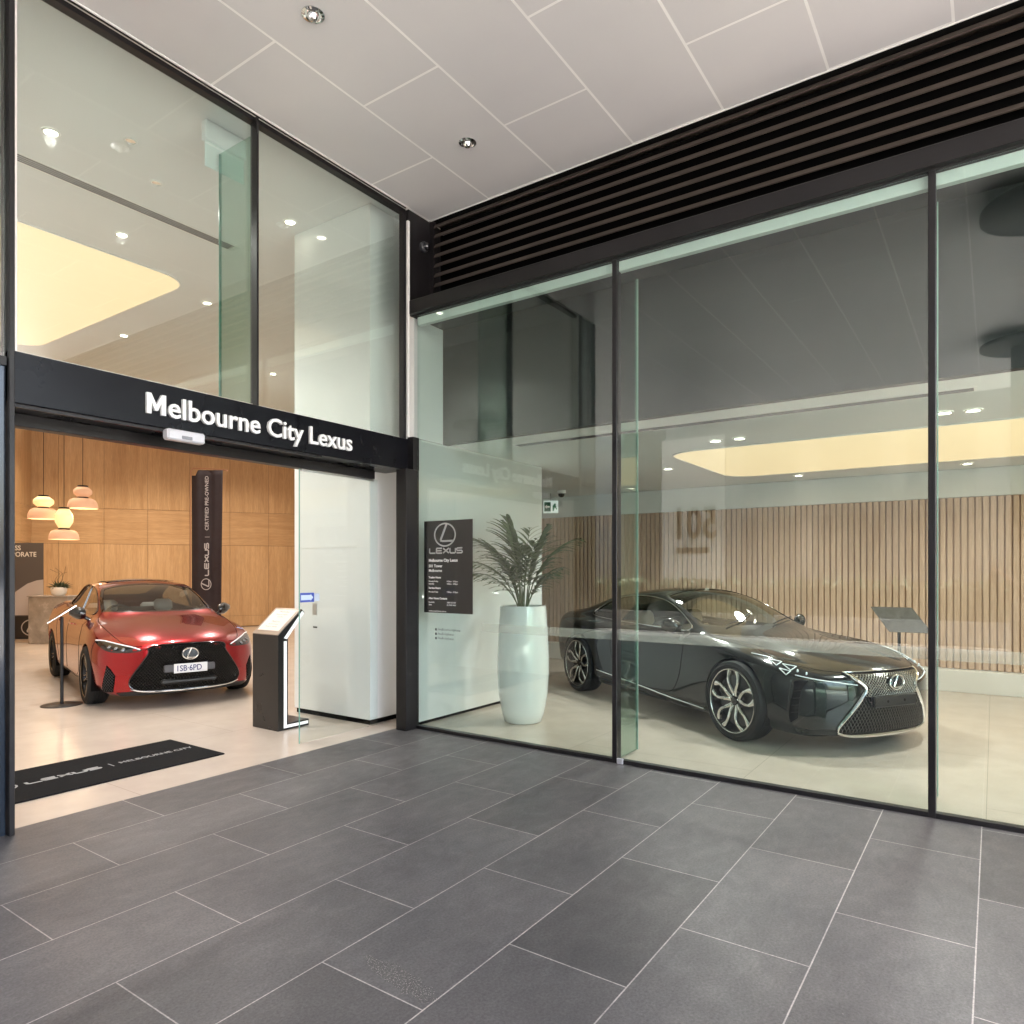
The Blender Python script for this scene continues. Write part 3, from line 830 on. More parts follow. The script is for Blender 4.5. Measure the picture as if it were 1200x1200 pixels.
def make_wheel(root, x, y, R, rimr, width, M, style, name='wheel', steer=0.0):
    """outer face towards -y for the right side; y<0"""
    sg = -1 if y < 0 else 1
    w = bpy.data.objects.new(name, None); COL.objects.link(w); w.empty_display_size = .1
    w.parent = root; w.location = (x, y, R); w.rotation_euler = (0, 0, steer if sg < 0 else pi + steer)
    h = width / 2
    prof = [(rimr, -h * .80), (rimr + .012, -h * .93), (rimr + .035, -h), (R - .035, -h * .97), (R - .012, -h * .86), (R - .002, -h * .70),
            (R, -h * .4)]
    for g in (-.3, -.1, .1, .3):
        prof += [(R, h * (g - .035) * 1.2), (R - .008, h * (g - .03) * 1.2), (R - .008, h * (g + .03) * 1.2), (R, h * (g + .035) * 1.2)]
    prof += [(R, h * .5), (R - .004, h * .75), (R - .035, h * .97), (rimr + .03, h), (rimr, h * .8)]
    MB().lathe(prof, 72, axis='y', cap=False).obj('tyre', M['tyre'], w, True, 30)
    # barrel
    b = MB().lathe([(rimr - .004, -h * .84), (rimr + .006, -h * .90), (rimr + .004, -h * .80), (rimr - .012, -h * .70), (rimr - .022, -h * .2), (rimr - .03, h * .7), (rimr, h * .8)], 72, axis='y', cap=False)
    b.obj('rim', M['rim_dark'], w, True, 40)
    lip = MB().tube([V(((rimr - .002) * cos(t * pi / 36), -h * .88, (rimr - .002) * sin(t * pi / 36))) for t in range(72)], .006, 8, closed=True)
    sp = MB()
    if style == 'coupe':
        for k in range(5):
            for s2 in (-1, 1):
                a0 = 2 * pi * k / 5 + pi / 2 + s2 * .10
                c = []; N = 13
                for i in range(N):
                    t = i / (N - 1); rr = lerp(.045, rimr - .008, t)
                    bulge = s2 * (.34 * math.sin(pi * min(1, t * 1.02)) ** 1.0 * (1 - .1 * t)) + s2 * .10 * t
                    a = a0 + bulge * (.55 if s2 > 0 else .75)
                    dy = -h * .62 - .025 * math.sin(pi * t) - .0 * t - (h * .2) * t ** 3
                    c.append((rr, a, dy, .022 - .008 * math.sin(pi * t * .9) + .010 * max(0, t - .75) * 4))
                ribbon(sp, c, .016)
    else:
        for k in range(10):
            a0 = 2 * pi * k / 10 + (0.10 if k % 2 else -0.10)
            c = []
            for i in range(9):
                t = i / 8; rr = lerp(.05, rimr - .008, t)
                a = a0 + (.06 if k % 2 else -.06) * t
                c.append((rr, a, -h * .55 - h * .22 * t ** 2 - .01 * math.sin(pi * t), .013 - .002 * math.sin(pi * t)))
            ribbon(sp, c, .018)
    sp.add(lip.v, lip.f)
    sp.obj('spoke', M['rim_face'], w, True, 40)
    hub = MB().lathe([(.0, -h * .70), (.03, -h * .70), (.036, -h * .66), (.04, -h * .5)], 24, axis='y', cap=False)
    hub.obj('hub', M['black_gloss'], w, True, 40)
    nuts = MB()
    for k in range(5):
        a = 2 * pi * k / 5 + .3
        nuts.lathe([(.0, -.012), (.009, -.012), (.010, 0)], 6, (.057 * cos(a), -h * .60, .057 * sin(a)), axis='y', cap=False)
    nuts.obj('nut', M['chrome'], w)
    dk = MB().lathe([(.06, -h * .25), (rimr - .055, -h * .25), (rimr - .055, -h * .12), (.06, -h * .12)], 48, axis='y', cap=False)
    dk.lathe([(.0, -h * .45), (.075, -h * .45), (.08, -h * .2)], 24, axis='y', cap=False)
    dk.obj('brake_disc', M['disc'], w, True, 30)
    cal = MB()
    cal.tube([V(((rimr - .085) * cos(t), -h * .2, (rimr - .085) * sin(t))) for t in [x_ * .1 + 2.2 for x_ in range(9)]], [.02] + [.042] * 7 + [.02], 8)
    cal.obj('caliper', M['caliper'], w, True, 40)
    return w

def ribbon(mb, c, thick):
    """spoke: c = list of (radius, angle, y, halfwidth); chamfered bar"""
    vs = []
    for i, (r, a, y, w) in enumerate(c):
        p = V((r * cos(a), y, r * sin(a)))
        i0, i1 = max(0, i - 1), min(len(c) - 1, i + 1)
        A = V((c[i0][0] * cos(c[i0][1]), 0, c[i0][0] * sin(c[i0][1]))); B = V((c[i1][0] * cos(c[i1][1]), 0, c[i1][0] * sin(c[i1][1])))
        t = (B - A).normalized(); n = V((t.z, 0, -t.x))
        vs += [p + n * w + V((0, thick * .4, 0)), p + n * w * .55, p - n * w * .55, p - n * w + V((0, thick * .4, 0)), p - n * w * .8 + V((0, thick * 2.2, 0)), p + n * w * .8 + V((0, thick * 2.2, 0))]
    fs = []
    for i in range(len(c) - 1):
        for k in range(6):
            fs.append((i * 6 + k, i * 6 + (k + 1) % 6, (i + 1) * 6 + (k + 1) % 6, (i + 1) * 6 + k))
    fs.append(tuple(range(6))[::-1]); n = (len(c) - 1) * 6; fs.append(tuple(range(n, n + 6)))
    mb.add(vs, fs)

def seat_part(root, x, y, M, name='seat', w=.50, tall=.62, z=.28):
    s = MB()
    s.obox(V((x + .02, y, z + .06)), V((.25, w / 2, .08)), V((1, 0, .12)).normalized(), V((0, 1, 0)), V((-.12, 0, 1)).normalized(), .05)
    bx = V((-.30, 0, 1)).normalized(); bn = V((1, 0, .30)).normalized()
    c = V((x - .27, y, z + .10)) + bx * tall * .5
    s.obox(c, V((.07, w / 2 - .02, tall / 2)), bn, V((0, 1, 0)), bx, .05)
    s.obox(V((x - .27, y, z + .10)) + bx * (tall + .10), V((.045, .125, .09)), bn, V((0, 1, 0)), bx, .04)
    for sg in (-1, 1):
        s.obox(c + V((.05, sg * (w / 2 - .04), -.05)), V((.06, .045, tall / 2 - .1)), bn, V((0, 1, 0)), bx, .03)
    return s.obj(name, M['seat'], root, True, 50)

def emblem_into(mb, c, ux, uy, uz, w, h, r=.006, seg=8):
    """oval ring with the slanted letter inside"""
    N = 40
    mb.tube([c + ux * (w / 2 * cos(2 * pi * k / N)) + uy * (h / 2 * sin(2 * pi * k / N)) for k in range(N)], r, seg, closed=True)
    P = lambda a, b: c + ux * (a * w / 2) + uy * (b * h / 2)
    mb.tube([P(.14, .93), P(-.12, .25), P(-.40, -.50), P(-.42, -.62), P(-.30, -.68), P(.2, -.68), P(.74, -.67)], [r * 1.0, r * 1.2, r * 1.3, r * 1.3, r * 1.2, r * 1.1, r * .9], seg)

def build_car(spec, M, root):
    st = spec['st']
    bm = car_body_mesh(st, spec['sweep'], spec['cap_f'], spec['cap_r'], spec['creases'], spec.get('lvl', 3))
    if 'tweak' in spec:
        for v in bm.verts: v.co = spec['tweak'](v.co)
        bm.normal_update()
    bvh = BVHTree.FromBMesh(bm)
    # wheel arches
    for (ax, R) in spec['arches']:
        az = spec['axle_z']
        def test(f, ax=ax, R=R, az=az):
            c = f.calc_center_median()
            return (c.x - ax) ** 2 + (c.z - az) ** 2 < R * R and abs(c.y) > .52
        def snap(p, ax=ax, R=R, az=az):
            d = V((p.x - ax, 0, p.z - az))
            if abs(p.y) < .60 or d.length < .05: return p
            q = V((ax, 0, az)) + d.normalized() * R
            sg = 1 if p.y > 0 else -1
            h = bvh.ray_cast(V((q.x, 3 * sg, q.z)), V((0, -sg, 0)))
            y = h[0].y if h[0] is not None and abs(h[0].y - p.y) < .08 else p.y
            return V((q.x, y, q.z))
        rim = cut(bm, test, snap)
        rim = [e for e in rim if min(abs(v.co.y) for v in e.verts) > .60]
        ex = bmesh.ops.extrude_edge_only(bm, edges=rim)
        nv = [g for g in ex['geom'] if isinstance(g, bmesh.types.BMVert)]
        for v in nv:
            sg = 1 if v.co.y > 0 else -1
            v.co.y -= sg * .035; d = V((v.co.x - ax, 0, v.co.z - az)).normalized(); v.co -= d * .006
    # window holes
    for (kind, poly, cond) in spec['holes']:
        pin = poly
        if kind == 'side':
            for sg in (-1, 1):
                def test(f, sg=sg):
                    c = f.calc_center_median()
                    return c.y * sg > .25 and cond(c) and in_poly((c.x, c.z), pin)
                def snap(p, sg=sg):
                    x, z = nearest_on(pin, (p.x, p.z)); h = bvh.ray_cast(V((x, 3 * sg, z)), V((0, -sg, 0)))
                    return h[0] if h[0] is not None else p
                cut(bm, test, snap)
        else:
            def test(f):
                c = f.calc_center_median()
                return cond(c) and in_poly((c.x, c.y), pin)
            def snap(p):
                x, y = nearest_on(pin, (p.x, p.y)); h = bvh.ray_cast(V((x, y, 4)), V((0, 0, -1)))
                return h[0] if h[0] is not None else p
            cut(bm, test, snap)
    me = bpy.data.meshes.new('body'); bm.to_mesh(me); bm.free(); me.shade_smooth(); me.set_sharp_from_angle(angle=RAD(50))
    me.materials.append(M['paint'])
    body = bpy.data.objects.new('body', me); COL.objects.link(body); body.parent = root
    return body, bvh

def car_materials():
    M = {}
    M['tyre'] = mat('tyre rubber', (.012, .012, .012), .75, spec=.3)
    M['rim_dark'] = mat('dark rim', (.03, .03, .032), .3, .6)
    M['disc'] = mat('brake disc', (.09, .09, .09), .4, 1)
    M['caliper'] = mat('caliper', (.03, .03, .03), .4)
    M['chrome'] = mat('chrome', (.80, .80, .80), .08, 1)
    M['black_gloss'] = mat('gloss black', (.006, .006, .007), .12, spec=.6, coat=.5)
    M['black_satin'] = mat('satin black', (.010, .010, .011), .42)
    M['void'] = mat('black void', (.003, .003, .003), .9, spec=.1)
    M['glass'] = pane_material('car glass', (.60, .64, .62), 1.0, 0.0, .045)
    M['glass_dark'] = pane_material('tinted car glass', (.42, .45, .44), 1.0, 0.0, .05)
    M['trim_dark'] = mat('cabin dark trim', (.02, .018, .017), .6)
    M['lens'] = pane_material('lamp lens', (.75, .77, .80), 1.0, 0.0, .06)
    M['lamp_led'] = mat('lamp white', (.85, .87, .9), .25)
    M['dash'] = mat('dashboard', (.03, .028, .027), .55)
    return M

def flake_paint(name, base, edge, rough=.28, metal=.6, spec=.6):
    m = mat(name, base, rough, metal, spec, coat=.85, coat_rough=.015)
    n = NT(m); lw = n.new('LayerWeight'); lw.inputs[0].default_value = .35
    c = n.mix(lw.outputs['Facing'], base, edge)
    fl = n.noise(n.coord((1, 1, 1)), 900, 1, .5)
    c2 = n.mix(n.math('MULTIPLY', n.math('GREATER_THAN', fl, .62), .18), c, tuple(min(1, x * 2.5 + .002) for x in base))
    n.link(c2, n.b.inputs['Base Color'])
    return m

def lower_skirt(mb, bvh, pts, **k): return mb

# ---------------------------------------------------------------- the dark grand tourer
def lc_spec():
    def sw(x, y, z):
        f = max(0, min(1, (x - 1.35) / .95)); g = max(0, min(1, (-1.5 - x) / .85))
        return (.30 * f * f * (y / .88) ** 2.4) - .16 * g * g * (y / .88) ** 2.4
    st = []
    def A(x, rows, top): st.append((x, rows, top))
    #        r0 bottom      r1          r2          r3          r4 shoulder     c1 belt      c2          c3         c4
    A(-2.34, [(.66, .30), (.76, .42), (.80, .62), (.80, .80), (.74, .93)], [(.62, .985), (.44, .995), (.22, 1.0), (0, 1.002)])
    A(-2.22, [(.74, .24), (.84, .38), (.88, .58), (.88, .78), (.81, .92)], [(.66, .985), (.46, 1.005), (.23, 1.015), (0, 1.018)])
    A(-1.95, [(.82, .20), (.91, .34), (.945, .56), (.945, .77), (.86, .91)], [(.68, .975), (.50, 1.045), (.27, 1.075), (0, 1.082)])
    A(-1.60, [(.86, .17), (.93, .30), (.962, .54), (.962, .76), (.885, .895)], [(.70, .960), (.53, 1.115), (.30, 1.150), (0, 1.158)])
    A(-1.25, [(.86, .15), (.93, .28), (.958, .52), (.955, .74), (.885, .875)], [(.715, .945), (.60, 1.195), (.36, 1.243), (0, 1.254)])
    A(-0.85, [(.84, .14), (.91, .26), (.925, .50), (.915, .72), (.865, .855)], [(.725, .925), (.62, 1.252), (.38, 1.306), (0, 1.320)])
    A(-0.40, [(.82, .14), (.90, .25), (.895, .48), (.895, .70), (.860, .845)], [(.735, .918), (.62, 1.280), (.38, 1.345), (0, 1.362)])
    A(0.00, [(.82, .14), (.90, .25), (.890, .47), (.892, .69), (.862, .842)], [(.742, .918), (.615, 1.252), (.38, 1.325), (0, 1.345)])
    A(0.35, [(.82, .14), (.90, .25), (.892, .47), (.895, .69), (.866, .842)], [(.752, .916), (.65, 1.115), (.40, 1.200), (0, 1.226)])
    A(0.72, [(.82, .14), (.90, .25), (.900, .47), (.902, .69), (.872, .838)], [(.765, .912), (.68, .955), (.42, 1.012), (0, 1.035)])
    A(1.00, [(.83, .15), (.91, .27), (.922, .49), (.922, .69), (.880, .830)], [(.765, .888), (.600, .878), (.36, .925), (0, .932)])
    A(1.44, [(.84, .16), (.92, .29), (.945, .50), (.940, .68), (.885, .805)], [(.760, .856), (.570, .830), (.34, .872), (0, .878)])
    A(1.80, [(.82, .16), (.91, .29), (.935, .48), (.930, .63), (.870, .745)], [(.745, .795), (.550, .782), (.32, .820), (0, .824)])
    A(2.10, [(.78, .15), (.87, .28), (.890, .45), (.885, .58), (.835, .675)], [(.720, .718), (.520, .724), (.31, .758), (0, .764)])
    A(2.31, [(.70, .15), (.79, .26), (.815, .42), (.815, .54), (.770, .615)], [(.655, .655), (.470, .672), (.29, .690), (0, .698)])
    def cf(r, y, z): return {1: .035, 2: .045, 3: .035}[r] * (1 - (y / .85) ** 2)
    def cr(r, y, z): return -{1: .03, 2: .055, 3: .03}[r] * (1 - (y / .85) ** 2)
    side = [(.66, .925), (.42, 1.065), (.12, 1.195), (-.12, 1.245), (-.45, 1.262), (-.80, 1.240), (-1.15, 1.165), (-1.42, 1.062), (-1.52, .985), (-1.30, .958), (-.8, .940), (-.2, .932), (.3, .928)]
    wind = [(.88, 0), (.86, .25), (.80, .47), (.66, .675), (.40, .650), (.05, .60), (-.08, .575), (-.12, .3), (-.14, 0)]
    wind = wind + [(x, -y) for x, y in wind[-2:0:-1]]
    rearw = [(-1.10, 0), (-1.08, .30), (-1.02, .50), (-1.4, .50), (-1.85, .44), (-1.98, .30), (-2.0, 0)]
    rearw = rearw + [(x, -y) for x, y in rearw[-2:0:-1]]
    return dict(st=st, sweep=sw, cap_f=cf, cap_r=cr,
                creases=[(('t', 1), .75, 0, 13), (('t', 2), .45, 2, 13), (('s', 4), .25, 0, 14), (('s', 1), .7, 0, 14)],
                arches=[(1.435, .392), (-1.435, .392)], axle_z=.362,
                holes=[('side', smooth2(side, True, 2), lambda c: c.z > .9 and abs(c.y) > .4), ('top', wind, lambda c: c.z > .9 and c.x > -.3), ('top', rearw, lambda c: c.z > .95 and c.x < -.9)],
                side=side, wind=wind, rearw=rearw)

def trapezoid(a, b): return a

def build_coupe():
    root = thing('grand_tourer_coupe', 'very dark green coupe with big chrome framed grille and polished wheels behind the long window', 'car')
    M = car_materials()
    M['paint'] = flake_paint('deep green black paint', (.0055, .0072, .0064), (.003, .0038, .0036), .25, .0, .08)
    M['rim_face'] = mat('polished rim', (.62, .61, .58), .16, 1)
    M['seat'] = mat('tan leather', (.42, .30, .18), .5)
    sp = lc_spec()
    body, bvh = build_car(sp, M, root)
    for x in (1.435, -1.435):
        for sg in (-1, 1):
            make_wheel(root, x, sg * (.835 if x > 0 else .845), .364, .290, .25, M, 'coupe')
    return finish_car(root, bvh, sp, M, body)

def liner(root, sp, M):
    m = MB()
    for ax, R in sp['arches']:
        for sg in (-1, 1):
            N = 24; vs = []; fs = []
            for i in range(N + 1):
                a = lerp(-.42, pi + .42, i / N)
                for y in (.50, .895):
                    vs.append((ax + (R - .002) * cos(a), sg * y, sp['axle_z'] + (R - .002) * sin(a)))
            for i in range(N): fs.append((i * 2, i * 2 + 1, i * 2 + 3, i * 2 + 2))
            m.add(vs, fs)
            m.add([(ax + R * cos(a_ * pi / 12), sg * .50, max(.17, sp['axle_z'] + R * sin(a_ * pi / 12))) for a_ in range(24)], [tuple(range(24))])
    m.obj('wheel_arch_liner', M['void'], root)

def finish_car(root, bvh, sp, M, body):
    liner(root, sp, M)
    S_ = lambda pts, **k: line(bvh, 'side', pts, **k)
    T_ = lambda pts, **k: line(bvh, 'top', pts, **k)
    Fr = lambda pts, **k: line(bvh, 'front', pts, **k)
    side = smooth2(sp['side'], True, 2)
    # glass panes
    for kind, poly, nm, gm in (('top', sp['wind'], 'windscreen', M['glass']), ('top', sp['rearw'], 'rear_window', M['glass_dark'])):
        g = patch(MB(), bvh, kind, inset(poly, -.004), -.006, .06, depth=.004); g.obj(nm, gm, root, True, 60)
        f = patch(MB(), bvh, kind, inset(poly, .003), -.002, .04, depth=.003, holes=[inset(poly, .038)]); f.obj('frit_border', M['black_gloss'], root, True, 60)
    g = patch(MB(), bvh, 'side', inset(side, -.004), -.008, .06, depth=.004)
    for k, nm in ((1, 'side_window'), (-1, 'side_window')):
        h = MB().add([V((p.x, p.y * k, p.z)) for p in g.v], g.f); h.obj(nm, M['glass'], root, True, 60)
    ch = MB(); p = S_(sp['side'], closed=True, off=.003); ch.tube(p, .0065, 6, closed=True); ch.tube(mir(p), .0065, 6, closed=True)
    ch.obj('window_trim', M.get('win_trim', M['chrome']), root, True)
    return root, bvh, M, sp

def lattice(bvh, poly, kind, pitch, r, slope, zlo=-9, zhi=9, off=.006):
    """criss-cross mesh clipped to a polygon, laid on the body"""
    mb = MB(); xs = [p[0] for p in poly]; zs = [p[1] for p in poly]; fr = frame(kind)
    span = (max(zs) - min(zs)) / slope
    for sg in (-1, 1):
        u0 = min(xs) - span
        while u0 < max(xs) + span:
            run = []
            N = 40
            for i in range(N + 1):
                z = lerp(min(zs), max(zs), i / N); u = u0 + sg * (z - min(zs)) / slope
                if in_poly((u, z), poly) and zlo < z < zhi:
                    run.append(near(bvh, fr, u, z, off)[0])
                else:
                    if len(run) > 1: mb.tube(run, r, 4, cap=False)
                    run = []
            if len(run) > 1: mb.tube(run, r, 4, cap=False)
            u0 += pitch
    return mb

def both(mb):
    n = len(mb.v); vs = [V((v.x, -v.y, v.z)) for v in mb.v]; fs = [tuple(f) for f in mb.f]
    return mb.add(vs, fs)

def pair(root, mb, name, m, smooth=True):
    """a part on the right flank and its mirror image on the left, as two parts"""
    a = MB().add(mb.v, mb.f).obj(name, m, root, smooth)
    b = MB().add([V((v.x, -v.y, v.z)) for v in mb.v], mb.f).obj(name, m, root, smooth)
    return a, b

def mirror_part(root, M, x, y, z, shell, sgs=(-1, 1)):
    for sg in sgs:
        b = MB()
        c = V((x, sg * (y + .10), z))
        prof = []
        for i in range(9):
            t = i / 8; prof.append((V((x + .01 - .05 * t, sg * (y + .03 + .165 * t), z + .028 * t)), .070 + .026 * sin(pi * min(1, t * 1.1)) - .028 * t ** 4))
        vs = []; n = 14
        for p, r in prof:
            for k in range(n):
                a = 2 * pi * k / n; vs.append(p + V((cos(a) * r * .85 * (1.15 if cos(a) > 0 else .40), 0, sin(a) * r * .85)))
        fs = [(i * n + k, i * n + (k + 1) % n, (i + 1) * n + (k + 1) % n, (i + 1) * n + k) for i in range(8) for k in range(n)]
        fs += [tuple(range(n)), tuple(range(8 * n, 9 * n))]
        b.add(vs, fs)
        b.tube([V((x + .03, sg * (y - .04), z - .09)), V((x + .02, sg * (y + .05), z - .035))], .022, 8)
        o = b.obj('door_mirror', M[shell], root, True, 60)

def steering(root, M, x, y, z):
    s = MB(); up = V((-.45, 0, 1)).normalized(); rt = V((0, 1, 0)); c = V((x, y, z))
    s.tube([c + rt * (.18 * cos(t * pi / 16)) + up * (.18 * sin(t * pi / 16)) for t in range(32)], .014, 8, closed=True)
    s.tube([c - rt * .17, c + rt * .17], .018, 6); s.tube([c, c + V((.25, 0, -.12))], .03, 8)
    s.obj('steering_wheel', M['trim_dark'], root, True)

def build_coupe_all():
    root, bvh, M, sp = build_coupe()
    body = [c for c in root.children if c.name.startswith('body')][0]
    S_ = lambda pts, **k: line(bvh, 'side', pts, **k)
    # grille
    half = [(.0, .692), (.24, .692), (.43, .690), (.385, .645), (.28, .575), (.33, .50), (.44, .36), (.525, .245), (.50, .200), (.25, .190), (0, .188)]
    poly = half + [(-a, b) for a, b in half[-2:0:-1]]
    g = patch(MB(), bvh, 'front', poly, .003, .04, depth=.004).obj('grille', M['void'], root, True, 60)
    M['mesh_bright'] = mat('grille metal', (.46, .45, .43), .22, 1)
    M['mesh_dark'] = mat('grille dark metal', (.10, .10, .10), .25, .9)
    lattice(bvh, inset(poly, .008), 'front', .0275, .0036, 1.0, zlo=.50, off=.012).obj('grille_mesh', M['mesh_bright'], g, True)
    lattice(bvh, inset(poly, .008), 'front', .030, .0040, 1.7, zhi=.50, off=.012).obj('grille_mesh', M['mesh_dark'], g, True)
    fr = MB()
    for s in (1, -1):
        e = line(bvh, 'front', [(s * a, b) for a, b in [(.43, .690), (.385, .645), (.28, .575), (.33, .50), (.44, .36), (.525, .245), (.515, .20)]], off=.012, sm=2)
        n = len(e); fr.tube(e, [.006 + .009 * sin(pi * min(1, i / n * 1.1)) for i in range(n)], 8)
    fr.tube(line(bvh, 'front', [(-.43, .690), (-.24, .693), (0, .694), (.24, .693), (.43, .690)], off=.008, sm=1), .006, 8)
    fr.obj('grille_frame', M['chrome'], g, True)
    lp = MB(); e = line(bvh, 'front', [(-.52, .205), (-.45, .178), (-.2, .168), (.2, .168), (.45, .178), (.52, .205)], off=.012, sm=2); n = len(e)
    lp.tube(e, [.010 + .010 * sin(pi * i / n) for i in range(n)], 8)
    lp.obj('bumper_chrome_lip', M['chrome'], root, True)
    em = MB(); c = V((2.375, 0, .612)); em.lathe([(0, .0), (.052, .0), (.056, -.012), (.056, -.035)], 32, (0, 0, 0), axis='x', cap=False)
    em.v = [V((c.x + v.x - .008, v.y * 1.45, c.z + v.z * 1.08)) for v in em.v]
    eo = em.obj('emblem', M['black_gloss'], root, True, 50)
    er = MB(); emblem_into(er, c + V((.002, 0, 0)), V((0, 1, 0)), V((0, 0, 1)), V((1, 0, 0)), .165, .122, .0062); er.obj('emblem_ring', M['chrome'], eo, True)
    ph = MB().box(2.335, 2.372, -.255, .255, .405, .505, .01); po = ph.obj('number_plate_holder', M['black_satin'], root, True)
    sc = MB()
    for y in (-.1, .1): sc.lathe([(0, .005), (.011, .004), (.012, 0)], 10, (2.371, y, .455), axis='x', cap=False)
    sc.obj('bolt', M['void'], po)
    # head lamps
    hp = [(.515, .806), (.62, .796), (.74, .772), (.91, .722), (1.036, .678), (1.10, .658), (1.175, .628), (1.04, .634), (.908, .655), (.80, .690), (.70, .735), (.60, .780)]
    for k, (o1) in enumerate(pair(root, patch(MB(), bvh, 45, smooth2(hp, True, 1), .0025, .03, depth=.01), 'headlight', M['black_gloss'])):
        s = 1 if k == 0 else -1
        l = MB()
        for (u, z, w) in ((.72, .752, .055), (.835, .722, .055), (.80, .688, .045)):
            t = line(bvh, 45, [(u - w, z + .018), (u + w, z + .002), (u + w * .2, z - .026), (u - w, z + .018)], off=.008, sm=0, step=.02)
            l.tube(t, .0048, 6)
        l.tube(line(bvh, 45, [(.88, .664), (1.02, .640), (1.16, .624), (1.36, .596)], off=.006, sm=1), .0045, 6)
        l.tube(line(bvh, 45, [(.52, .803), (.62, .792), (.70, .776)], off=.006, sm=1), .0045, 6)
        if s < 0: l.v = [V((v.x, -v.y, v.z)) for v in l.v]
        l.obj('headlight_light_guide', M['lamp_led'], o1, True)
        q = MB()
        for u, z in ((.90, .694), (.97, .676)):
            p, n = near(bvh, frame(45), u, z, .006); q.lathe([(0, .006), (.012, .004), (.017, 0)], 14, (0, 0, 0), axis='z')
            q.v[-14 * 3:] = [p + V((v.z, -v.x * .7, v.y)) for v in q.v[-14 * 3:]]
        if s < 0: q.v = [V((v.x, -v.y, v.z)) for v in q.v]
        q.obj('headlight_projector', M['lamp_led'], o1, True)
    # corner intake
    vp = [(.865, .632), (.985, .630), (.955, .60), (.925, .545), (.905, .40), (.903, .315), (.845, .270), (.825, .325), (.85, .47), (.868, .56)]
    vv = pair(root, patch(MB(), bvh, 45, vp, .002, .03, depth=.01), 'air_intake', M['void'])
    for k, o1 in enumerate(vv):
        t = MB(); t.tube(line(bvh, 45, [(1.0, .632), (.94, .636), (.862, .628), (.848, .58), (.835, .47), (.822, .33), (.842, .262)], off=.006, sm=2), [.006] + [.009] * 400 if 0 else .008, 8)
        for z in (.36, .42, .48, .54): t.tube(line(bvh, 45, [(.84 + (z - .3) * .12, z), (.90 + (z - .3) * .12, z + .01)], off=.004, sm=0), .004, 5)
        if k: t.v = [V((v.x, -v.y, v.z)) for v in t.v]
        t.obj('intake_frame', M['paint'], o1, True)
    lw = [(.87, .235), (1.0, .225), (1.20, .222), (1.26, .205), (1.18, .178), (1.0, .176), (.90, .190)]
    pair(root, patch(MB(), bvh, 45, lw, .002, .03, depth=.01), 'lower_intake', M['black_satin'])
    # sills
    sl = MB(); sl.tube(S_([(-.98, .335), (-.5, .300), (-.1, .278), (.5, .232), (.96, .205)], off=.006, sm=2), .0085, 8)
    both(sl).obj('sill_trim', M['chrome'], root, True)
    ds = patch(MB(), bvh, 'side', [(-.98, .325), (-.5, .290), (-.1, .268), (.5, .222), (.98, .195), (.98, .158), (0, .148), (-.98, .158)], .002, .06, depth=.006)
    both(ds).obj('sill', M['black_satin'], root, True)
    # shut lines
    sh = MB()
    for p in ([(.60, .925), (.655, .80), (.64, .60), (.60, .45), (.50, .30), (.35, .272)], [(-.60, .945), (-.72, .80), (-.70, .60), (-.60, .42), (-.45, .30), (-.1, .285)]):
        sh.tube(S_(p, off=-.0005), .0030, 5)
    both(sh)
    for s in (1, -1):
        sh.tube(line(bvh, 'top', [(.80, s * .70), (1.10, s * .748), (1.50, s * .752), (1.773, s * .742), (2.02, s * .636), (2.16, s * .48), (2.21, s * .40)], off=-.0005), .0030, 5)
        sh.tube(line(bvh, 'top', [(-1.75, s * .52), (-2.1, s * .55), (-2.3, s * .50)], off=-.0005), .0030, 5)
    sh.obj('panel_gap', M['void'], root)
    dh = MB().tube(S_([(-.56, .79), (-.48, .797), (-.38, .80), (-.30, .798)], off=.016), .009, 8)
    pair(root, dh, 'door_handle', M['paint'])
    mirror_part(root, M, .47, .79, .965, 'paint')
    for y in (-.37, .37): seat_part(root, -.30, y, M, tall=.54, z=.26)
    d = MB().box(.30, .86, -.66, .66, .72, .88, .06); d.obj('dashboard', M['dash'], root, True, 60)
    steering(root, M, .18, -.37, .86)
    fl = MB().box(-1.3, .6, -.7, .7, .22, .26); fl.box(-1.15, -.95, -.62, .62, .3, .95, .05); fl.obj('cabin_floor', M['trim_dark'], root)
    tl = patch(MB(), bvh, 'rear', [(-.76, .83), (-.45, .80), (-.30, .82), (-.45, .87), (-.74, .90)], .003, .04, depth=.01)
    pair(root, tl, 'tail_light', mat('tail lamp red', (.35, .01, .01), .15, coat=1))
    # wipers
    w = MB()
    for s, u in ((0, -.45), (1, .12)):
        w.tube(line(bvh, 'top', [(.86 if s else .80, u), (.72, u + .28), (.60, u + .50)], off=.018, sm=1), .007, 6)
    w.obj('wiper', M['black_satin'], root)
    return root

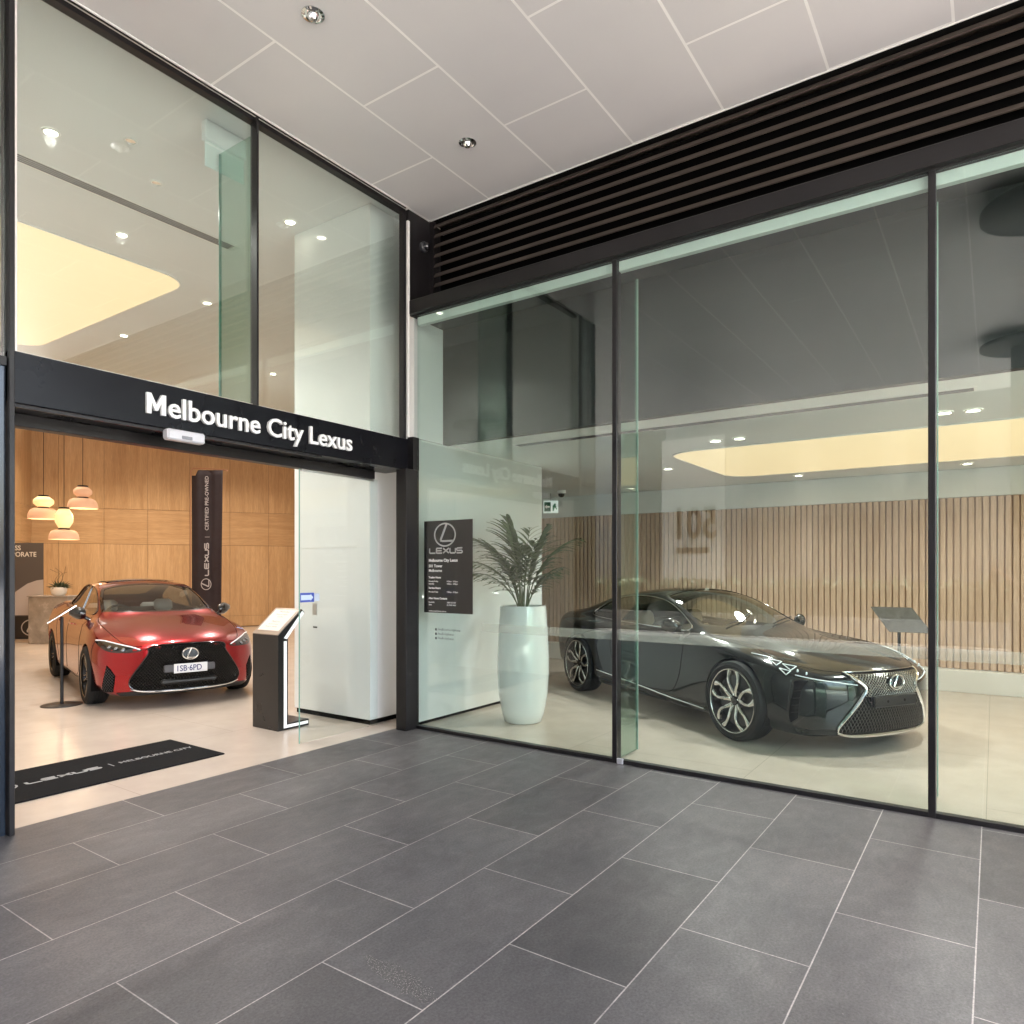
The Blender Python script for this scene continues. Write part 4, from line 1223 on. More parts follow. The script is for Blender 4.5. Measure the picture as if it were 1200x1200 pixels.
# ---------------------------------------------------------------- the red sport sedan
def is_spec():
    def sw(x, y, z):
        f = max(0, min(1, (x - 1.35) / .90)); g = max(0, min(1, (-1.5 - x) / .85))
        return (.27 * f * f * (y / .86) ** 2.6) - .15 * g * g * (y / .86) ** 2.4
    st = []
    def A(x, rows, top): st.append((x, rows, top))
    A(-2.34, [(.68, .30), (.76, .42), (.80, .66), (.80, .88), (.74, 1.02)], [(.62, 1.075), (.44, 1.09), (.22, 1.095), (0, 1.098)])
    A(-2.20, [(.74, .24), (.82, .38), (.86, .62), (.86, .85), (.79, 1.00)], [(.66, 1.070), (.46, 1.09), (.23, 1.10), (0, 1.105)])
    A(-1.92, [(.80, .20), (.88, .34), (.91, .60), (.91, .83), (.83, .985)], [(.67, 1.060), (.48, 1.10), (.25, 1.115), (0, 1.12)])
    A(-1.62, [(.82, .17), (.90, .30), (.92, .57), (.92, .80), (.84, .965)], [(.675, 1.045), (.50, 1.19), (.28, 1.215), (0, 1.22)])
    A(-1.30, [(.82, .15), (.90, .28), (.918, .54), (.912, .78), (.845, .950)], [(.685, 1.030), (.54, 1.275), (.31, 1.315), (0, 1.325)])
    A(-0.85, [(.80, .14), (.88, .26), (.895, .52), (.890, .76), (.84, .930)], [(.70, 1.010), (.565, 1.345), (.34, 1.385), (0, 1.398)])
    A(-0.35, [(.80, .14), (.87, .25), (.880, .50), (.880, .74), (.835, .915)], [(.71, .995), (.575, 1.375), (.35, 1.415), (0, 1.430)])
    A(0.10, [(.80, .14), (.87, .25), (.878, .49), (.880, .73), (.835, .905)], [(.72, .985), (.57, 1.355), (.35, 1.408), (0, 1.425)])
    A(0.50, [(.80, .14), (.87, .25), (.880, .49), (.882, .72), (.838, .897)], [(.73, .978), (.595, 1.235), (.37, 1.305), (0, 1.325)])
    A(0.95, [(.80, .14), (.87, .25), (.885, .49), (.888, .715), (.842, .885)], [(.74, .962), (.65, 1.020), (.40, 1.085), (0, 1.105)])
    A(1.15, [(.81, .15), (.88, .27), (.900, .50), (.900, .71), (.848, .875)], [(.74, .938), (.60, .945), (.37, .990), (0, 1.000)])
    A(1.42, [(.82, .16), (.89, .28), (.915, .50), (.912, .70), (.850, .850)], [(.735, .895), (.575, .910), (.35, .950), (0, .958)])
    A(1.78, [(.80, .16), (.88, .28), (.905, .49), (.900, .67), (.840, .785)], [(.715, .822), (.545, .850), (.33, .884), (0, .893)])
    A(2.06, [(.76, .15), (.84, .26), (.860, .46), (.855, .64), (.800, .712)], [(.675, .742), (.505, .784), (.31, .812), (0, .820)])
    A(2.24, [(.68, .15), (.76, .25), (.780, .44), (.780, .60), (.725, .652)], [(.60, .684), (.455, .715), (.29, .733), (0, .742)])
    def cf(r, y, z): return {1: .045, 2: .05, 3: .035}[r] * (1 - (y / .85) ** 2)
    def cr(r, y, z): return -{1: .03, 2: .055, 3: .03}[r] * (1 - (y / .85) ** 2)
    side = [(.86, 1.000), (.60, 1.135), (.25, 1.275), (.0, 1.335), (-.40, 1.365), (-.80, 1.345), (-1.15, 1.262), (-1.42, 1.165), (-1.55, 1.095), (-1.35, 1.060), (-.8, 1.030), (-.2, 1.010), (.4, .998)]
    wind = [(1.10, 0), (1.08, .25), (1.03, .45), (.90, .655), (.60, .625), (.34, .570), (.26, .54), (.245, .3), (.235, 0)]
    wind = wind + [(x, -y) for x, y in wind[-2:0:-1]]
    rearw = [(-.98, 0), (-.97, .30), (-.93, .48), (-1.3, .47), (-1.66, .42), (-1.76, .28), (-1.78, 0)]
    rearw = rearw + [(x, -y) for x, y in rearw[-2:0:-1]]
    return dict(st=st, sweep=sw, cap_f=cf, cap_r=cr,
                creases=[(('t', 1), .75, 0, 13), (('t', 2), .8, 2, 14), (('s', 4), .45, 0, 14), (('s', 1), .7, 0, 14)],
                arches=[(1.40, .365), (-1.40, .365)], axle_z=.338,
                holes=[('side', smooth2(side, True, 2), lambda c: c.z > .96 and abs(c.y) > .4), ('top', wind, lambda c: c.z > .96 and c.x > -.3), ('top', rearw, lambda c: c.z > 1.0 and c.x < -.8)],
                side=side, wind=wind, rearw=rearw)

def build_sedan_all():
    root = thing('sport_sedan', 'metallic red sport sedan with black spindle grille parked facing the open entrance', 'car')
    M = car_materials()
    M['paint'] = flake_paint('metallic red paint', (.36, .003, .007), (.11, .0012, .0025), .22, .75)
    M['rim_face'] = mat('bronze rim', (.20, .17, .13), .25, 1)
    M['seat'] = mat('white leather', (.55, .54, .52), .5)
    M['glass'] = M['glass']
    M['win_trim'] = M['black_gloss']
    sp = is_spec()
    body, bvh = build_car(sp, M, root)
    for x in (1.40, -1.40):
        for sg in (-1, 1):
            make_wheel(root, x, sg * (.805 if x > 0 else .80), .338, .245, .235, M, 'sedan')
    finish_car(root, bvh, sp, M, body)
    S_ = lambda pts, **k: line(bvh, 'side', pts, **k)
    half = [(.0, .716), (.24, .714), (.385, .702), (.42, .675), (.405, .635), (.46, .55), (.56, .40), (.60, .315), (.575, .245), (.48, .212), (.25, .202), (0, .200)]
    poly = half + [(-a, b) for a, b in half[-2:0:-1]]
    g = patch(MB(), bvh, 'front', poly, .003, .04, depth=.004).obj('grille', M['void'], root, True, 60)
    M['mesh_dark'] = mat('grille black metal', (.03, .03, .03), .25, .7)
    lattice(bvh, inset(poly, .008), 'front', .032, .0042, 1.2, off=.012).obj('grille_mesh', M['mesh_dark'], g, True)
    fr = MB()
    fr.tube(line(bvh, 'front', poly, off=.006, sm=1, closed=True), .0075, 8, closed=True)
    fr.obj('grille_frame', M['black_gloss'], g, True)
    M['gold'] = M['chrome']
    lp = MB(); lp.tube(line(bvh, 'front', [(-.575, .238), (-.48, .206), (-.25, .196), (.25, .196), (.48, .206), (.575, .238)], off=.012, sm=2), .009, 8)
    lp.obj('bumper_chrome_lip', M['chrome'], root, True)
    em = MB(); c = V((2.318, 0, .606)); em.lathe([(0, .0), (.052, .0), (.056, -.012), (.056, -.035)], 32, (0, 0, 0), axis='x', cap=False)
    em.v = [V((c.x + v.x - .006, v.y * 1.45, c.z + v.z * 1.08)) for v in em.v]
    eo = em.obj('emblem', M['black_gloss'], root, True, 50)
    er = MB(); emblem_into(er, c + V((.003, 0, 0)), V((0, 1, 0)), V((0, 0, 1)), V((1, 0, 0)), .170, .126, .0075); er.obj('emblem_ring', mat('bright emblem', (.9, .9, .9), .12, 1), eo, True)
    ph = MB().box(2.29, 2.320, -.275, .275, .405, .490, .01); po = ph.obj('number_plate_holder', mat('grey plate holder', (.06, .058, .065), .5), root, True)
    pl = MB().box(2.3215, 2.326, -.175, .185, .393, .498, .004); pp = pl.obj('number_plate', mat('plate white', (.72, .72, .74), .35), root, True)
    t = MB(); put_text(t, '1SB·6PD', .092, (2.3275, -.155, .414), (0, 1, 0), (0, 0, 1), .0008, xscale=.86, bold=.0012)
    t.obj('plate_writing', mat('plate blue', (.03, .03, .14), .4), pp)
    sn = MB(); sn.box(2.15, 2.30, -.3, .3, .27, .33, .02); sn.obj('intake_bar', M['black_satin'], root, True)
    # head lamps: black lens with a bright upper edge and an L-shaped light guide
    hp = [(.575, .762), (.68, .768), (.82, .748), (1.00, .722), (1.14, .698), (1.225, .672), (1.20, .648), (1.09, .638), (.95, .640), (.85, .655), (.75, .690), (.66, .727)]
    for k, o1 in enumerate(pair(root, patch(MB(), bvh, 45, smooth2(hp, True, 1), .0025, .03, depth=.01), 'headlight', M['black_gloss'])):
        l = MB()
        l.tube(line(bvh, 45, [(.62, .763), (.72, .764), (.84, .745), (1.00, .717), (1.13, .694), (1.20, .672)], off=.003, sm=1), .0075, 6)
        if k: l.v = [V((v.x, -v.y, v.z)) for v in l.v]
        l.obj('headlight_light_guide', M['lamp_led'], o1, True)
        q = MB()
        for u, z in ((.86, .700), (.945, .686), (1.03, .672)):
            p, n = near(bvh, frame(45), u, z, .004); n0 = len(q.v)
            q.lathe([(0, .008), (.014, .006), (.021, .002), (.023, 0)], 14, (0, 0, 0))
            R_ = n.to_track_quat('Z', 'Y').to_matrix(); q.v[n0:] = [p + R_ @ v for v in q.v[n0:]]
        if k: q.v = [V((v.x, -v.y, v.z)) for v in q.v]
        q.obj('headlight_projector', mat('lamp projector', (.30, .32, .35), .1, .8), o1, True)
    vp = [(.865, .505), (.915, .46), (.965, .39), (.955, .30), (.93, .205), (.80, .20), (.77, .215), (.80, .30), (.835, .41)]
    for k, o1 in enumerate(pair(root, patch(MB(), bvh, 45, vp, .002, .03, depth=.01), 'air_intake', M['void'])):
        t = lattice(bvh, inset(vp, .006), 45, .034, .003, 1.0, off=.006)
        if k: t.v = [V((v.x, -v.y, v.z)) for v in t.v]
        t.obj('intake_mesh', M['black_satin'], o1, True)
    # lower black spoiler
    bl = patch(MB(), bvh, 'front', [(-.70, .20), (-.5, .215), (.5, .215), (.70, .20), (.66, .165), (-.66, .165)], .010, .05, depth=.02)
    bl.obj('front_spoiler', M['black_satin'], root, True)
    ds = patch(MB(), bvh, 'side', [(-.98, .26), (.98, .225), (.98, .16), (0, .148), (-.98, .16)], .002, .06, depth=.006)
    both(ds).obj('sill', M['black_satin'], root, True)
    sh = MB()
    for p in ([(.78, .97), (.84, .80), (.82, .55), (.74, .30), (.6, .262)], [(-.22, 1.01), (-.22, .8), (-.22, .5), (-.20, .27)], [(-1.15, 1.03), (-1.12, .88), (-1.02, .74), (-.92, .5), (-.82, .28)]):
        sh.tube(S_(p, off=-.0005), .0032, 5)
    both(sh)
    for s in (1, -1):
        sh.tube(line(bvh, 'top', [(.98, s * .70), (1.2, s * .735), (1.6, s * .715), (1.95, s * .66), (2.12, s * .56), (2.17, s * .47)], off=-.0005), .0032, 5)
    sh.obj('panel_gap', M['void'], root)
    for x in (.02, -.96):
        dh = MB().tube(S_([(x - .12, .855), (x - .06, .862), (x + .04, .865), (x + .12, .86)], off=.020), .011, 8)
        pair(root, dh, 'door_handle', M['paint'])
    pb = patch(MB(), bvh, 'side', [(-.18, 1.03), (-.28, 1.03), (-.28, 1.35), (-.20, 1.35)], .003, .05, depth=.01)
    both(pb).obj('door_pillar', M['black_gloss'], root, True)
    mirror_part(root, M, .70, .77, 1.015, 'black_gloss')
    for x in (.05, -.82):
        for y in (-.36, .36): seat_part(root, x, y, M, tall=.58 if x > 0 else .50, z=.30)
    d = MB().box(.50, 1.04, -.66, .66, .80, .93, .06); d.obj('dashboard', M['dash'], root, True, 60)
    steering(root, M, .42, -.36, .93)
    fl = MB().box(-1.3, .8, -.7, .7, .22, .26); fl.box(-1.25, -1.10, -.62, .62, .3, 1.0, .05); fl.obj('cabin_floor', M['trim_dark'], root)
    sr = patch(MB(), bvh, 'top', [(-.08, -.42), (-.08, .42), (-.78, .42), (-.78, -.42)], .016, .08, depth=.004)
    so = sr.obj('sunroof', M['black_gloss'], root, True)
    tl = patch(MB(), bvh, 'rear', [(-.76, .93), (-.45, .90), (.45, .90), (.76, .93), (.74, .99), (-.74, .99)], .003, .04, depth=.01)
    tl.obj('tail_light', mat('tail lamp red', (.35, .01, .01), .15, coat=1), root, True)
    return root

# ================================================================= things on and around the shop front
FW = V((cos(RAD(YAW)), sin(RAD(YAW)), 0)); RT = V((sin(RAD(YAW)), -cos(RAD(YAW)), 0)); UPZ = V((0, 0, 1))
WORD = [[(0, .5), (0, .08), (.08, 0), (.8, 0)], [(1.7, .5), (.98, .5), (.95, .46), (.95, .04), (.98, 0), (1.7, 0)], [(.95, .25), (1.65, .25)],
        [(1.85, .5), (2.62, 0)], [(1.85, 0), (2.62, .5)], [(2.77, .5), (2.77, .08), (2.85, 0), (3.42, 0), (3.5, .08), (3.5, .5)],
        [(4.4, .5), (3.75, .5), (3.66, .42), (3.66, .33), (3.75, .25), (4.3, .25), (4.4, .17), (4.4, .08), (4.3, 0), (3.66, 0)]]
def flat_stroke(mb, pts, w, o, ux, uy, uz, t=.001):
    """flat ribbon lettering stroke of width w along 2-D pts"""
    P2 = [V((a, b)) for a, b in pts]; n = len(P2); L = []; R_ = []
    for i in range(n):
        d = (P2[min(i + 1, n - 1)] - P2[max(i - 1, 0)]).normalized(); k = V((-d.y, d.x)) * w / 2
        L.append(P2[i] + k); R_.append(P2[i] - k)
    q = lambda p, h: o + ux * p.x + uy * p.y + uz * h
    vs = [q(p, t) for p in L] + [q(p, t) for p in R_] + [q(p, 0) for p in L] + [q(p, 0) for p in R_]
    fs = []
    for i in range(n - 1):
        fs += [(i, i + 1, n + i + 1, n + i), (i, 2 * n + i, 2 * n + i + 1, i + 1), (n + i, n + i + 1, 3 * n + i + 1, 3 * n + i)]
    fs += [(0, n, 3 * n, 2 * n), (n - 1, 3 * n - 1, 4 * n - 1, 2 * n - 1)]
    mb.add(vs, fs)
def brand_word(mb, o, ux, uy, width, w=.10, t=.001):
    k = width / 4.4; uz = ux.cross(uy)
    for s in WORD: flat_stroke(mb, [(a * k, b * k) for a, b in s], w * k, o, ux, uy, uz, t)
def brand_emblem(mb, c, ux, uy, w, h, sw, t=.001):
    uz = ux.cross(uy); N = 48
    flat_stroke(mb, [(w / 2 * cos(2 * pi * k / N - .5), h / 2 * sin(2 * pi * k / N - .5)) for k in range(N + 1)], sw, c, ux, uy, uz, t)
    E_ = lambda a, b: (a * w / 2, b * h / 2)
    flat_stroke(mb, [E_(.16, .93), E_(-.14, .20), E_(-.40, -.42)], sw * 1.6, c, ux, uy, uz, t * 1.1)
    flat_stroke(mb, [E_(-.42, -.36), E_(-.40, -.52), E_(-.22, -.56), E_(.2, -.56), E_(.82, -.55)], sw * 1.3, c, ux, uy, uz, t * 1.2)

# black notice on the glass
nx = V((0, -1, 0)); n0 = V((-.0015, -.169, 1.146))
sgn = thing('notice_board', 'black notice with brand emblem and opening hours on the window beside the planter', 'notice', (0, -.469, 1.59)); o_ = (0, -.469, 1.59)
T0(MB().box(-.0012, -.0004, -.769, -.169, 1.146, 2.031), o_).obj('backing', mat('black vinyl', (.006, .006, .007), .25, coat=.3), sgn)
m = MB(); at_ = lambda u, v: n0 + nx * (u * .60) + UPZ * ((1 - v) * .885)
brand_emblem(m, at_(.44, .155), nx, UPZ, .255, .215, .014)
brand_word(m, at_(.12, .352), nx, UPZ, .405, .15)
T0(m, o_).obj('emblem', mat('grey vinyl', (.42, .42, .42), .4), sgn)
m = MB()
def ln(txt, u, v, s, b=.0): T0(put_text(MB(), txt, s, at_(u, v), nx, UPZ, .0003, bold=b, res=2), o_).obj('writing', G['white'], sgn)
ln('Melbourne City Lexus', .10, .445, .040, .0012); ln('501 Tower', .10, .505, .038, .0006); ln('Melbourne', .10, .555, .038, .0006)
ln('Trading Hours', .10, .625, .026, .0008); ln('Service Hours', .10, .740, .026, .0008); ln('After Hours Contacts', .10, .852, .026, .0008)
for v, a, b in ((.665, 'Monday-Friday', '8:30am - 5:30pm'), (.692, 'Saturday', '9:00am - 5:00pm'), (.780, 'Monday-Friday', '7:30am - 5:30pm'), (.893, 'Roadside', '1800 023 009'), (.920, 'Sales', '03 9949 9400')):
    ln(a, .10, v, .020); ln(b, .48, v, .020)
ln('melbournecitylexus.com.au', .10, .988, .020)
vl = MB()
for k, tx in enumerate(('/melbournecitylexus', '/melbcitylexus', '/melbcitylexus')):
    put_text(vl, tx, .034, (-.0012, -.345, .978 - k * .042), nx, UPZ, .0003, res=1); vl.box(-.0016, -.0006, -.332, -.310, .975 - k * .042, .997 - k * .042, .0002)
tag(vl.obj('window_lettering', mat('grey lettering', (.10, .12, .12), .5)), 'three small grey lines of lettering on the glass below the black notice', 'lettering')

# planter and palm
pt = thing('planter_pot', 'tall glossy white rounded pot behind the glass by the mint partition', 'plant pot', (.875, -.745, 0))
MB().lathe([(.0, .004), (.185, .004), (.195, .012), (.225, .12), (.255, .30), (.268, .50), (.268, .66), (.258, .90), (.240, 1.16), (.236, 1.188), (.228, 1.192), (.220, 1.184), (.222, 1.12), (.0, 1.12)], 64, cap=False).obj('body', mat('glazed white ceramic', (.86, .87, .87), .06, spec=.6, coat=.8), pt, True, 40)
MB().lathe([(.0, 1.135), (.221, 1.130)], 32, cap=False).obj('soil', weathered('potting soil', (.03, .022, .016), .95, .3, 30), pt)
leafm = mat('palm leaf', (.045, .085, .030), .42, spec=.4)
_n = NT(leafm); _n.link(_n.mix(_n.ramp(_n.noise(_n.coord(), 9, 3), [(.35, (0, 0, 0)), (.65, (1, 1, 1))]), (.040, .085, .025), (.110, .180, .055)), _n.b.inputs['Base Color'])
def palm(root, seed, specs, stem0=(0, 0, 1.13)):
    rnd = random.Random(seed)
    for (az, lean, L, droop) in specs:
        mb = MB(); st = MB(); a = RAD(az); d = V((cos(a), sin(a), 0)); side = V((-sin(a), cos(a), 0))
        N = 18; pts = []
        for i in range(N + 1):
            t = i / N; th = RAD(lean) + RAD(droop) * t ** 1.6
            if i == 0: pts.append(V(stem0) + d * .03 + side * rnd.uniform(-.03, .03))
            else: pts.append(pts[-1] + (d * sin(th) + UPZ * cos(th)) * (L / N))
        st.tube(pts, [.0075 * (1 - .75 * i / N) for i in range(N + 1)], 6)
        st.obj('frond_stem', mat('palm stem', (.07, .11, .04), .5) if 'palm stem' not in bpy.data.materials else bpy.data.materials['palm stem'], root, True)
        for i in range(6, N + 1):
            t = (i - 6) / (N - 6); ll = L * .36 * (sin(pi * min(1, .22 + t * .78)) ** .7) * rnd.uniform(.85, 1.1) + .03
            tang = (pts[i] - pts[i - 1]).normalized(); nrm = side.cross(tang).normalized()
            for sg in (-1, 1):
                dirv = (side * sg * 1.0 + tang * (.80 + .9 * t) + UPZ * (-.10 + rnd.uniform(-.12, .12)) + nrm * .12).normalized()
                p = pts[i] + tang * rnd.uniform(-.01, .01); w = .021 * rnd.uniform(.8, 1.15); cr = []
                M_ = 6
                for k in range(M_ + 1):
                    q = k / M_; cr.append((p.copy(), w * (sin(pi * min(1, .12 + q * .86)) ** .6)))
                    dirv = (dirv + V((0, 0, -.085 - .06 * q))).normalized(); p = p + dirv * (ll / M_)
                wdir = dirv.cross(UPZ).normalized(); vs = []
                for (c_, ww) in cr:
                    vs += [c_ + wdir * ww, c_ + V((0, 0, -.003)), c_ - wdir * ww]
                fs = []
                for k in range(M_):
                    fs += [(k * 3, k * 3 + 1, k * 3 + 4, k * 3 + 3), (k * 3 + 1, k * 3 + 2, k * 3 + 5, k * 3 + 4)]
                mb.add(vs, fs)
        mb.obj('frond', leafm, root, True, 80)
pl = thing('palm', 'arching green parlour palm growing in the tall white pot', 'plant', (.875, -.745, 0))
palm(pl, 3, [(128, 8, 1.18, 84), (146, 18, .92, 86), (95, 5, .98, 22), (-62, 10, .98, 62), (-30, 18, .66, 60), (112, 24, .74, 78), (15, 5, .90, 18), (-120, 8, .80, 34), (140, 2, .98, 14), (205, 10, .78, 36), (-58, 3, .92, 26), (85, 12, .60, 46), (-75, 16, .56, 58), (60, 7, .86, 34), (-15, 6, .84, 30), (172, 12, .80, 60), (110, 9, .90, 50)])

# lectern in the doorway
kk = thing('lectern', 'black lectern with white edge strip and sloped notice beside the sliding door', 'lectern', (-.72, 1.12, 0)); o_ = (-.72, 1.12, 0)
prof = [(-.865, 0), (-.50, 0), (-.50, .062), (-.752, .062), (-.752, .905), (-.555, 1.135), (-.585, 1.165), (-.865, .925)]
T0(MB().prism([(x, .93, z) for x, z in prof], (0, .40, 0)), o_).obj('body', weathered('black lectern laminate', (.010, .009, .009), .3, .1, 5), kk)
strip = [(-.783, .918), (-.570, 1.150)], [(-.783, .88), (-.783, .05)], [(-.783, .045), (-.515, .045)]
s_ = MB()
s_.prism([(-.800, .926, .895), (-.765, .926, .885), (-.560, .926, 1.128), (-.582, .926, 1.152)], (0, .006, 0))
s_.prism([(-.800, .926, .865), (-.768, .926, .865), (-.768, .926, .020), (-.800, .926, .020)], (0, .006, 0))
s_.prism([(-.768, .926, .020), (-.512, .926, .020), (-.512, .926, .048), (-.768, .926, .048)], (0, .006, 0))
T0(s_, o_).obj('edge_strip', mat('white edge strip', (.85, .85, .86), .35, emit=(1, 1, 1), estr=.03), kk)  # strip is given a faint glow of its own
sl_ = V((.28, 0, .24)).normalized(); sn = V((-.24, 0, .28)).normalized(); c = V((-.725, 1.13, 1.045)) + sn * .004
T0(MB().obox(c, V((.185, .20, .006)), sl_, V((0, 1, 0)), sn, .003), o_).obj('top_panel', mat('brushed bronze panel', (.34, .29, .25), .35, .7), kk)
T0(MB().obox(c + sn * .0075 + sl_ * .01, V((.145, .165, .0015)), sl_, V((0, 1, 0)), sn), o_).obj('notice', mat('notice paper', (.80, .66, .60), .6), kk)
t_ = MB()
for k, (tx, s) in enumerate((('Welcome', .040), ('Please see reception', .022), ('on arrival', .022), ('', 0), ('Thank you', .030), ('Showroom open', .022), ('Monday to Saturday', .022))):
    if tx: put_text(t_, tx, s, c + sn * .0095 + sl_ * (.115 - k * .034), (0, -1, 0), sl_, .0002, align='CENTER', res=1)
T0(t_, o_).obj('writing', mat('notice ink', (.40, .24, .22), .6), kk)

# stand beside the sedan
sd = thing('info_stand', 'slim black stand with a tilted plate and round base beside the red sedan', 'display stand', (-1.44, 4.12, 0))
MB().lathe([(0, .022), (.05, .020), (.19, .012), (.21, .006), (.212, 0)], 48, cap=False).obj('base', G['black'], sd, True)
MB().tube([(0, 0, .01), (0, 0, 1.02)], .018, 12).obj('pole', G['black'], sd, True)
vd = (V((-1.44, 4.12, 0)) - V((CAMP.x, CAMP.y, 0))).normalized(); vr = V((vd.y, -vd.x, 0)); slope = (vr * .82 + UPZ * .57).normalized(); dd = slope.cross(vd).normalized(); dep = slope.cross(dd).normalized()
MB().obox(V((0, 0, 1.05)), V((.17, .10, .005)), slope, dep, dd, .003).obj('plate', mat('black plate', (.02, .02, .022), .2, coat=.5), sd)
MB().obox(V((0, 0, 1.05)) + dep * (-.098 if dep.dot(vd) > 0 else .098), V((.172, .005, .007)), slope, dep, dd, .003).obj('plate_rim', G['chrome'], sd)
sd = thing('info_stand', 'grey tilted information plate on a slim black pole behind the dark coupe', 'display stand', (4.25, -3.82, 0))
MB().lathe([(0, .022), (.05, .020), (.19, .012), (.21, .006), (.212, 0)], 48, cap=False).obj('base', G['black'], sd, True)
MB().tube([(0, 0, .01), (0, 0, .99)], .018, 12).obj('pole', G['black'], sd, True)
vq = (V((4.25, -3.82, 0)) - V((CAMP.x, CAMP.y, 0))).normalized(); vr = V((vq.y, -vq.x, 0)); c0 = V((0, 0, .985))
hv = [c0 - vr * .30 + UPZ * .135, c0 + vr * .13 + UPZ * .135, c0 + vr * .33 - UPZ * .145 - vq * .14, c0 - vr * .10 - UPZ * .145 - vq * .14]
nn_ = (hv[1] - hv[0]).cross(hv[3] - hv[0]).normalized() * .014
MB().prism(hv, nn_).obj('plate', weathered('grey plate', (.09, .085, .085), .35, .2, 14), sd)

# roll-up banner, planter on its ledge
W3 = lambda d, X: V((FW.x * d + (X - 600) / 816.5 * d * RT.x + CAMP.x, FW.y * d + (X - 600) / 816.5 * d * RT.y + CAMP.y, 0))
bp = W3(15.2, 51) - RT * .85; rb = thing('pull_up_banner', 'grey pull-up banner with pale sweep and emblem beside the left door jamb', 'banner', bp + RT * .425)
B0 = -RT * .425
q = lambda u, z, d=0: B0 + RT * u + UPZ * z - FW * d
MB().prism([q(0, .06), q(.85, .06), q(.85, 2.16), q(0, 2.16)], FW * .004).obj('sheet', mat('grey banner', (.085, .080, .085), .5), rb)
MB().prism([q(0, .58, .002), q(.848, .58, .002), q(.848, 1.36, .002), q(.70, 1.34, .002), q(.5, 1.27, .002), q(.25, 1.10, .002), q(0, .85, .002)], FW * .0012).obj('pale_sweep', mat('pale lilac print', (.46, .43, .44), .5), rb)
MB().prism([q(0, .07, .003), q(.848, .07, .003), q(.848, .56, .003), q(0, .56, .003)], FW * .0012).obj('dark_band', mat('dark band', (.02, .02, .022), .4), rb)
m = MB(); brand_emblem(m, q(.585, .31, .005), RT, UPZ, .42, .34, .022); m.obj('emblem', mat('grey print', (.55, .55, .55), .4), rb)
m = MB(); put_text(m, 'CORPORATE', .145, q(.70, 1.86, .005), RT, UPZ, .0003, align='RIGHT', bold=.002); put_text(m, 'BUSINESS', .145, q(.36, 2.00, .005), RT, UPZ, .0003, align='RIGHT', bold=.002); m.obj('writing', mat('pale print', (.75, .75, .75), .4), rb)
MB().prism([q(-.01, 0, .09), q(.86, 0, .09), q(.86, .06, .07), q(-.01, .06, .07)], FW * .16).obj('base', G['steel'], rb)
lp = W3(15.0, 64); lg = thing('low_counter', 'low grey stone counter under the white bowl by the oak wall', 'counter', lp)
MB().obox(V((0, 0, .50)), V((.42, .22, .50)), RT, FW, UPZ, .01).obj('body', weathered('grey marble', (.30, .27, .24), .25, .25, 4), lg)
MB().obox(V((0, 0, 1.01)), V((.44, .24, .012)), RT, FW, UPZ, .004).obj('top', weathered('grey marble top', (.36, .33, .30), .2, .2, 4), lg)
bw = W3(14.95, 69); bo = thing('flower_bowl', 'white bowl with dark leaves standing on the low grey counter', 'plant bowl', (bw.x, bw.y, 1.022))
MB().lathe([(0, 0), (.10, .0), (.135, .04), (.155, .12), (.150, .175), (.14, .175), (.138, .15), (0, .15)], 32, cap=False).obj('bowl', mat('white bowl', (.75, .74, .72), .3), bo, True)
rn = random.Random(5); lf_ = MB()
for k in range(46):
    a = rn.uniform(0, 2 * pi); el = rn.uniform(.1, 1.2); L = rn.uniform(.12, .26); d = V((cos(a) * cos(el), sin(a) * cos(el), sin(el))); s = d.cross(UPZ).normalized() * .022; p0 = V((cos(a) * .05, sin(a) * .05, .16))
    lf_.add([p0, p0 + d * L * .5 + s, p0 + d * L + V((0, 0, -.04)), p0 + d * L * .5 - s], [(0, 1, 2, 3)])
lf_.obj('leaves', mat('dark leaf', (.03, .045, .015), .5), bo)
tw = MB()
for k in range(5):
    a = k * 1.3; tw.tube([(cos(a) * .02, sin(a) * .02, .15), (cos(a) * .07, sin(a) * .07, .34), (cos(a) * .02 + .05, sin(a) * .12, .47), (cos(a) * .16, sin(a) * .16, .50 + .03 * k)], .004, 5)
tw.obj('stems', mat('orchid stem', (.12, .08, .03), .6), bo)

# tall fabric flag
fc = W3(13.5, 243); fg = thing('fabric_flag', 'tall dark fabric flag with vertical lettering on a bent pole behind the red sedan', 'flag', fc)
mb = MB(); NU, NV = 14, 30; wd = .61; vs = []
for j in range(NV + 1):
    z = lerp(.35, 3.50, j / NV); sq = 1 - .05 * (1 - j / NV)
    for i in range(NU + 1):
        u = i / NU; x = (u - .5) * wd * sq - .02 * (1 - j / NV); zz = z - (.28 * max(0, .22 - u) / .22 if j == NV else 0) * (1 if u < .22 else 0)
        y = .018 * sin(u * 9 + 1.0 + j * .06) * (1 - u * .6) + .008 * sin(u * 23)
        vs.append(RT * x + FW * y + UPZ * zz)
mb.add(vs, [(j * (NU + 1) + i, j * (NU + 1) + i + 1, (j + 1) * (NU + 1) + i + 1, (j + 1) * (NU + 1) + i) for j in range(NV) for i in range(NU)])
clo = mb.obj('cloth', weathered('black cherry fabric', (.018, .008, .009), .75, .15, 3), fg, True)
md = clo.modifiers.new('thickness', 'SOLIDIFY'); md.thickness = .003
MB().tube([RT * -.33 + UPZ * z for z in (0, 1, 2, 3, 3.3)] + [RT * -.315 + UPZ * 3.49, RT * -.28 + UPZ * 3.535, RT * 0 + UPZ * 3.53, RT * .38 + UPZ * 3.50, RT * .385 + UPZ * 3.485], .009, 8).obj('pole', mat('copper pole', (.42, .20, .12), .35, .7), fg, True)
MB().lathe([(0, .03), (.18, .02), (.20, 0)], 32, tuple(RT * -.2), cap=False).obj('base', G['black'], fg, True)
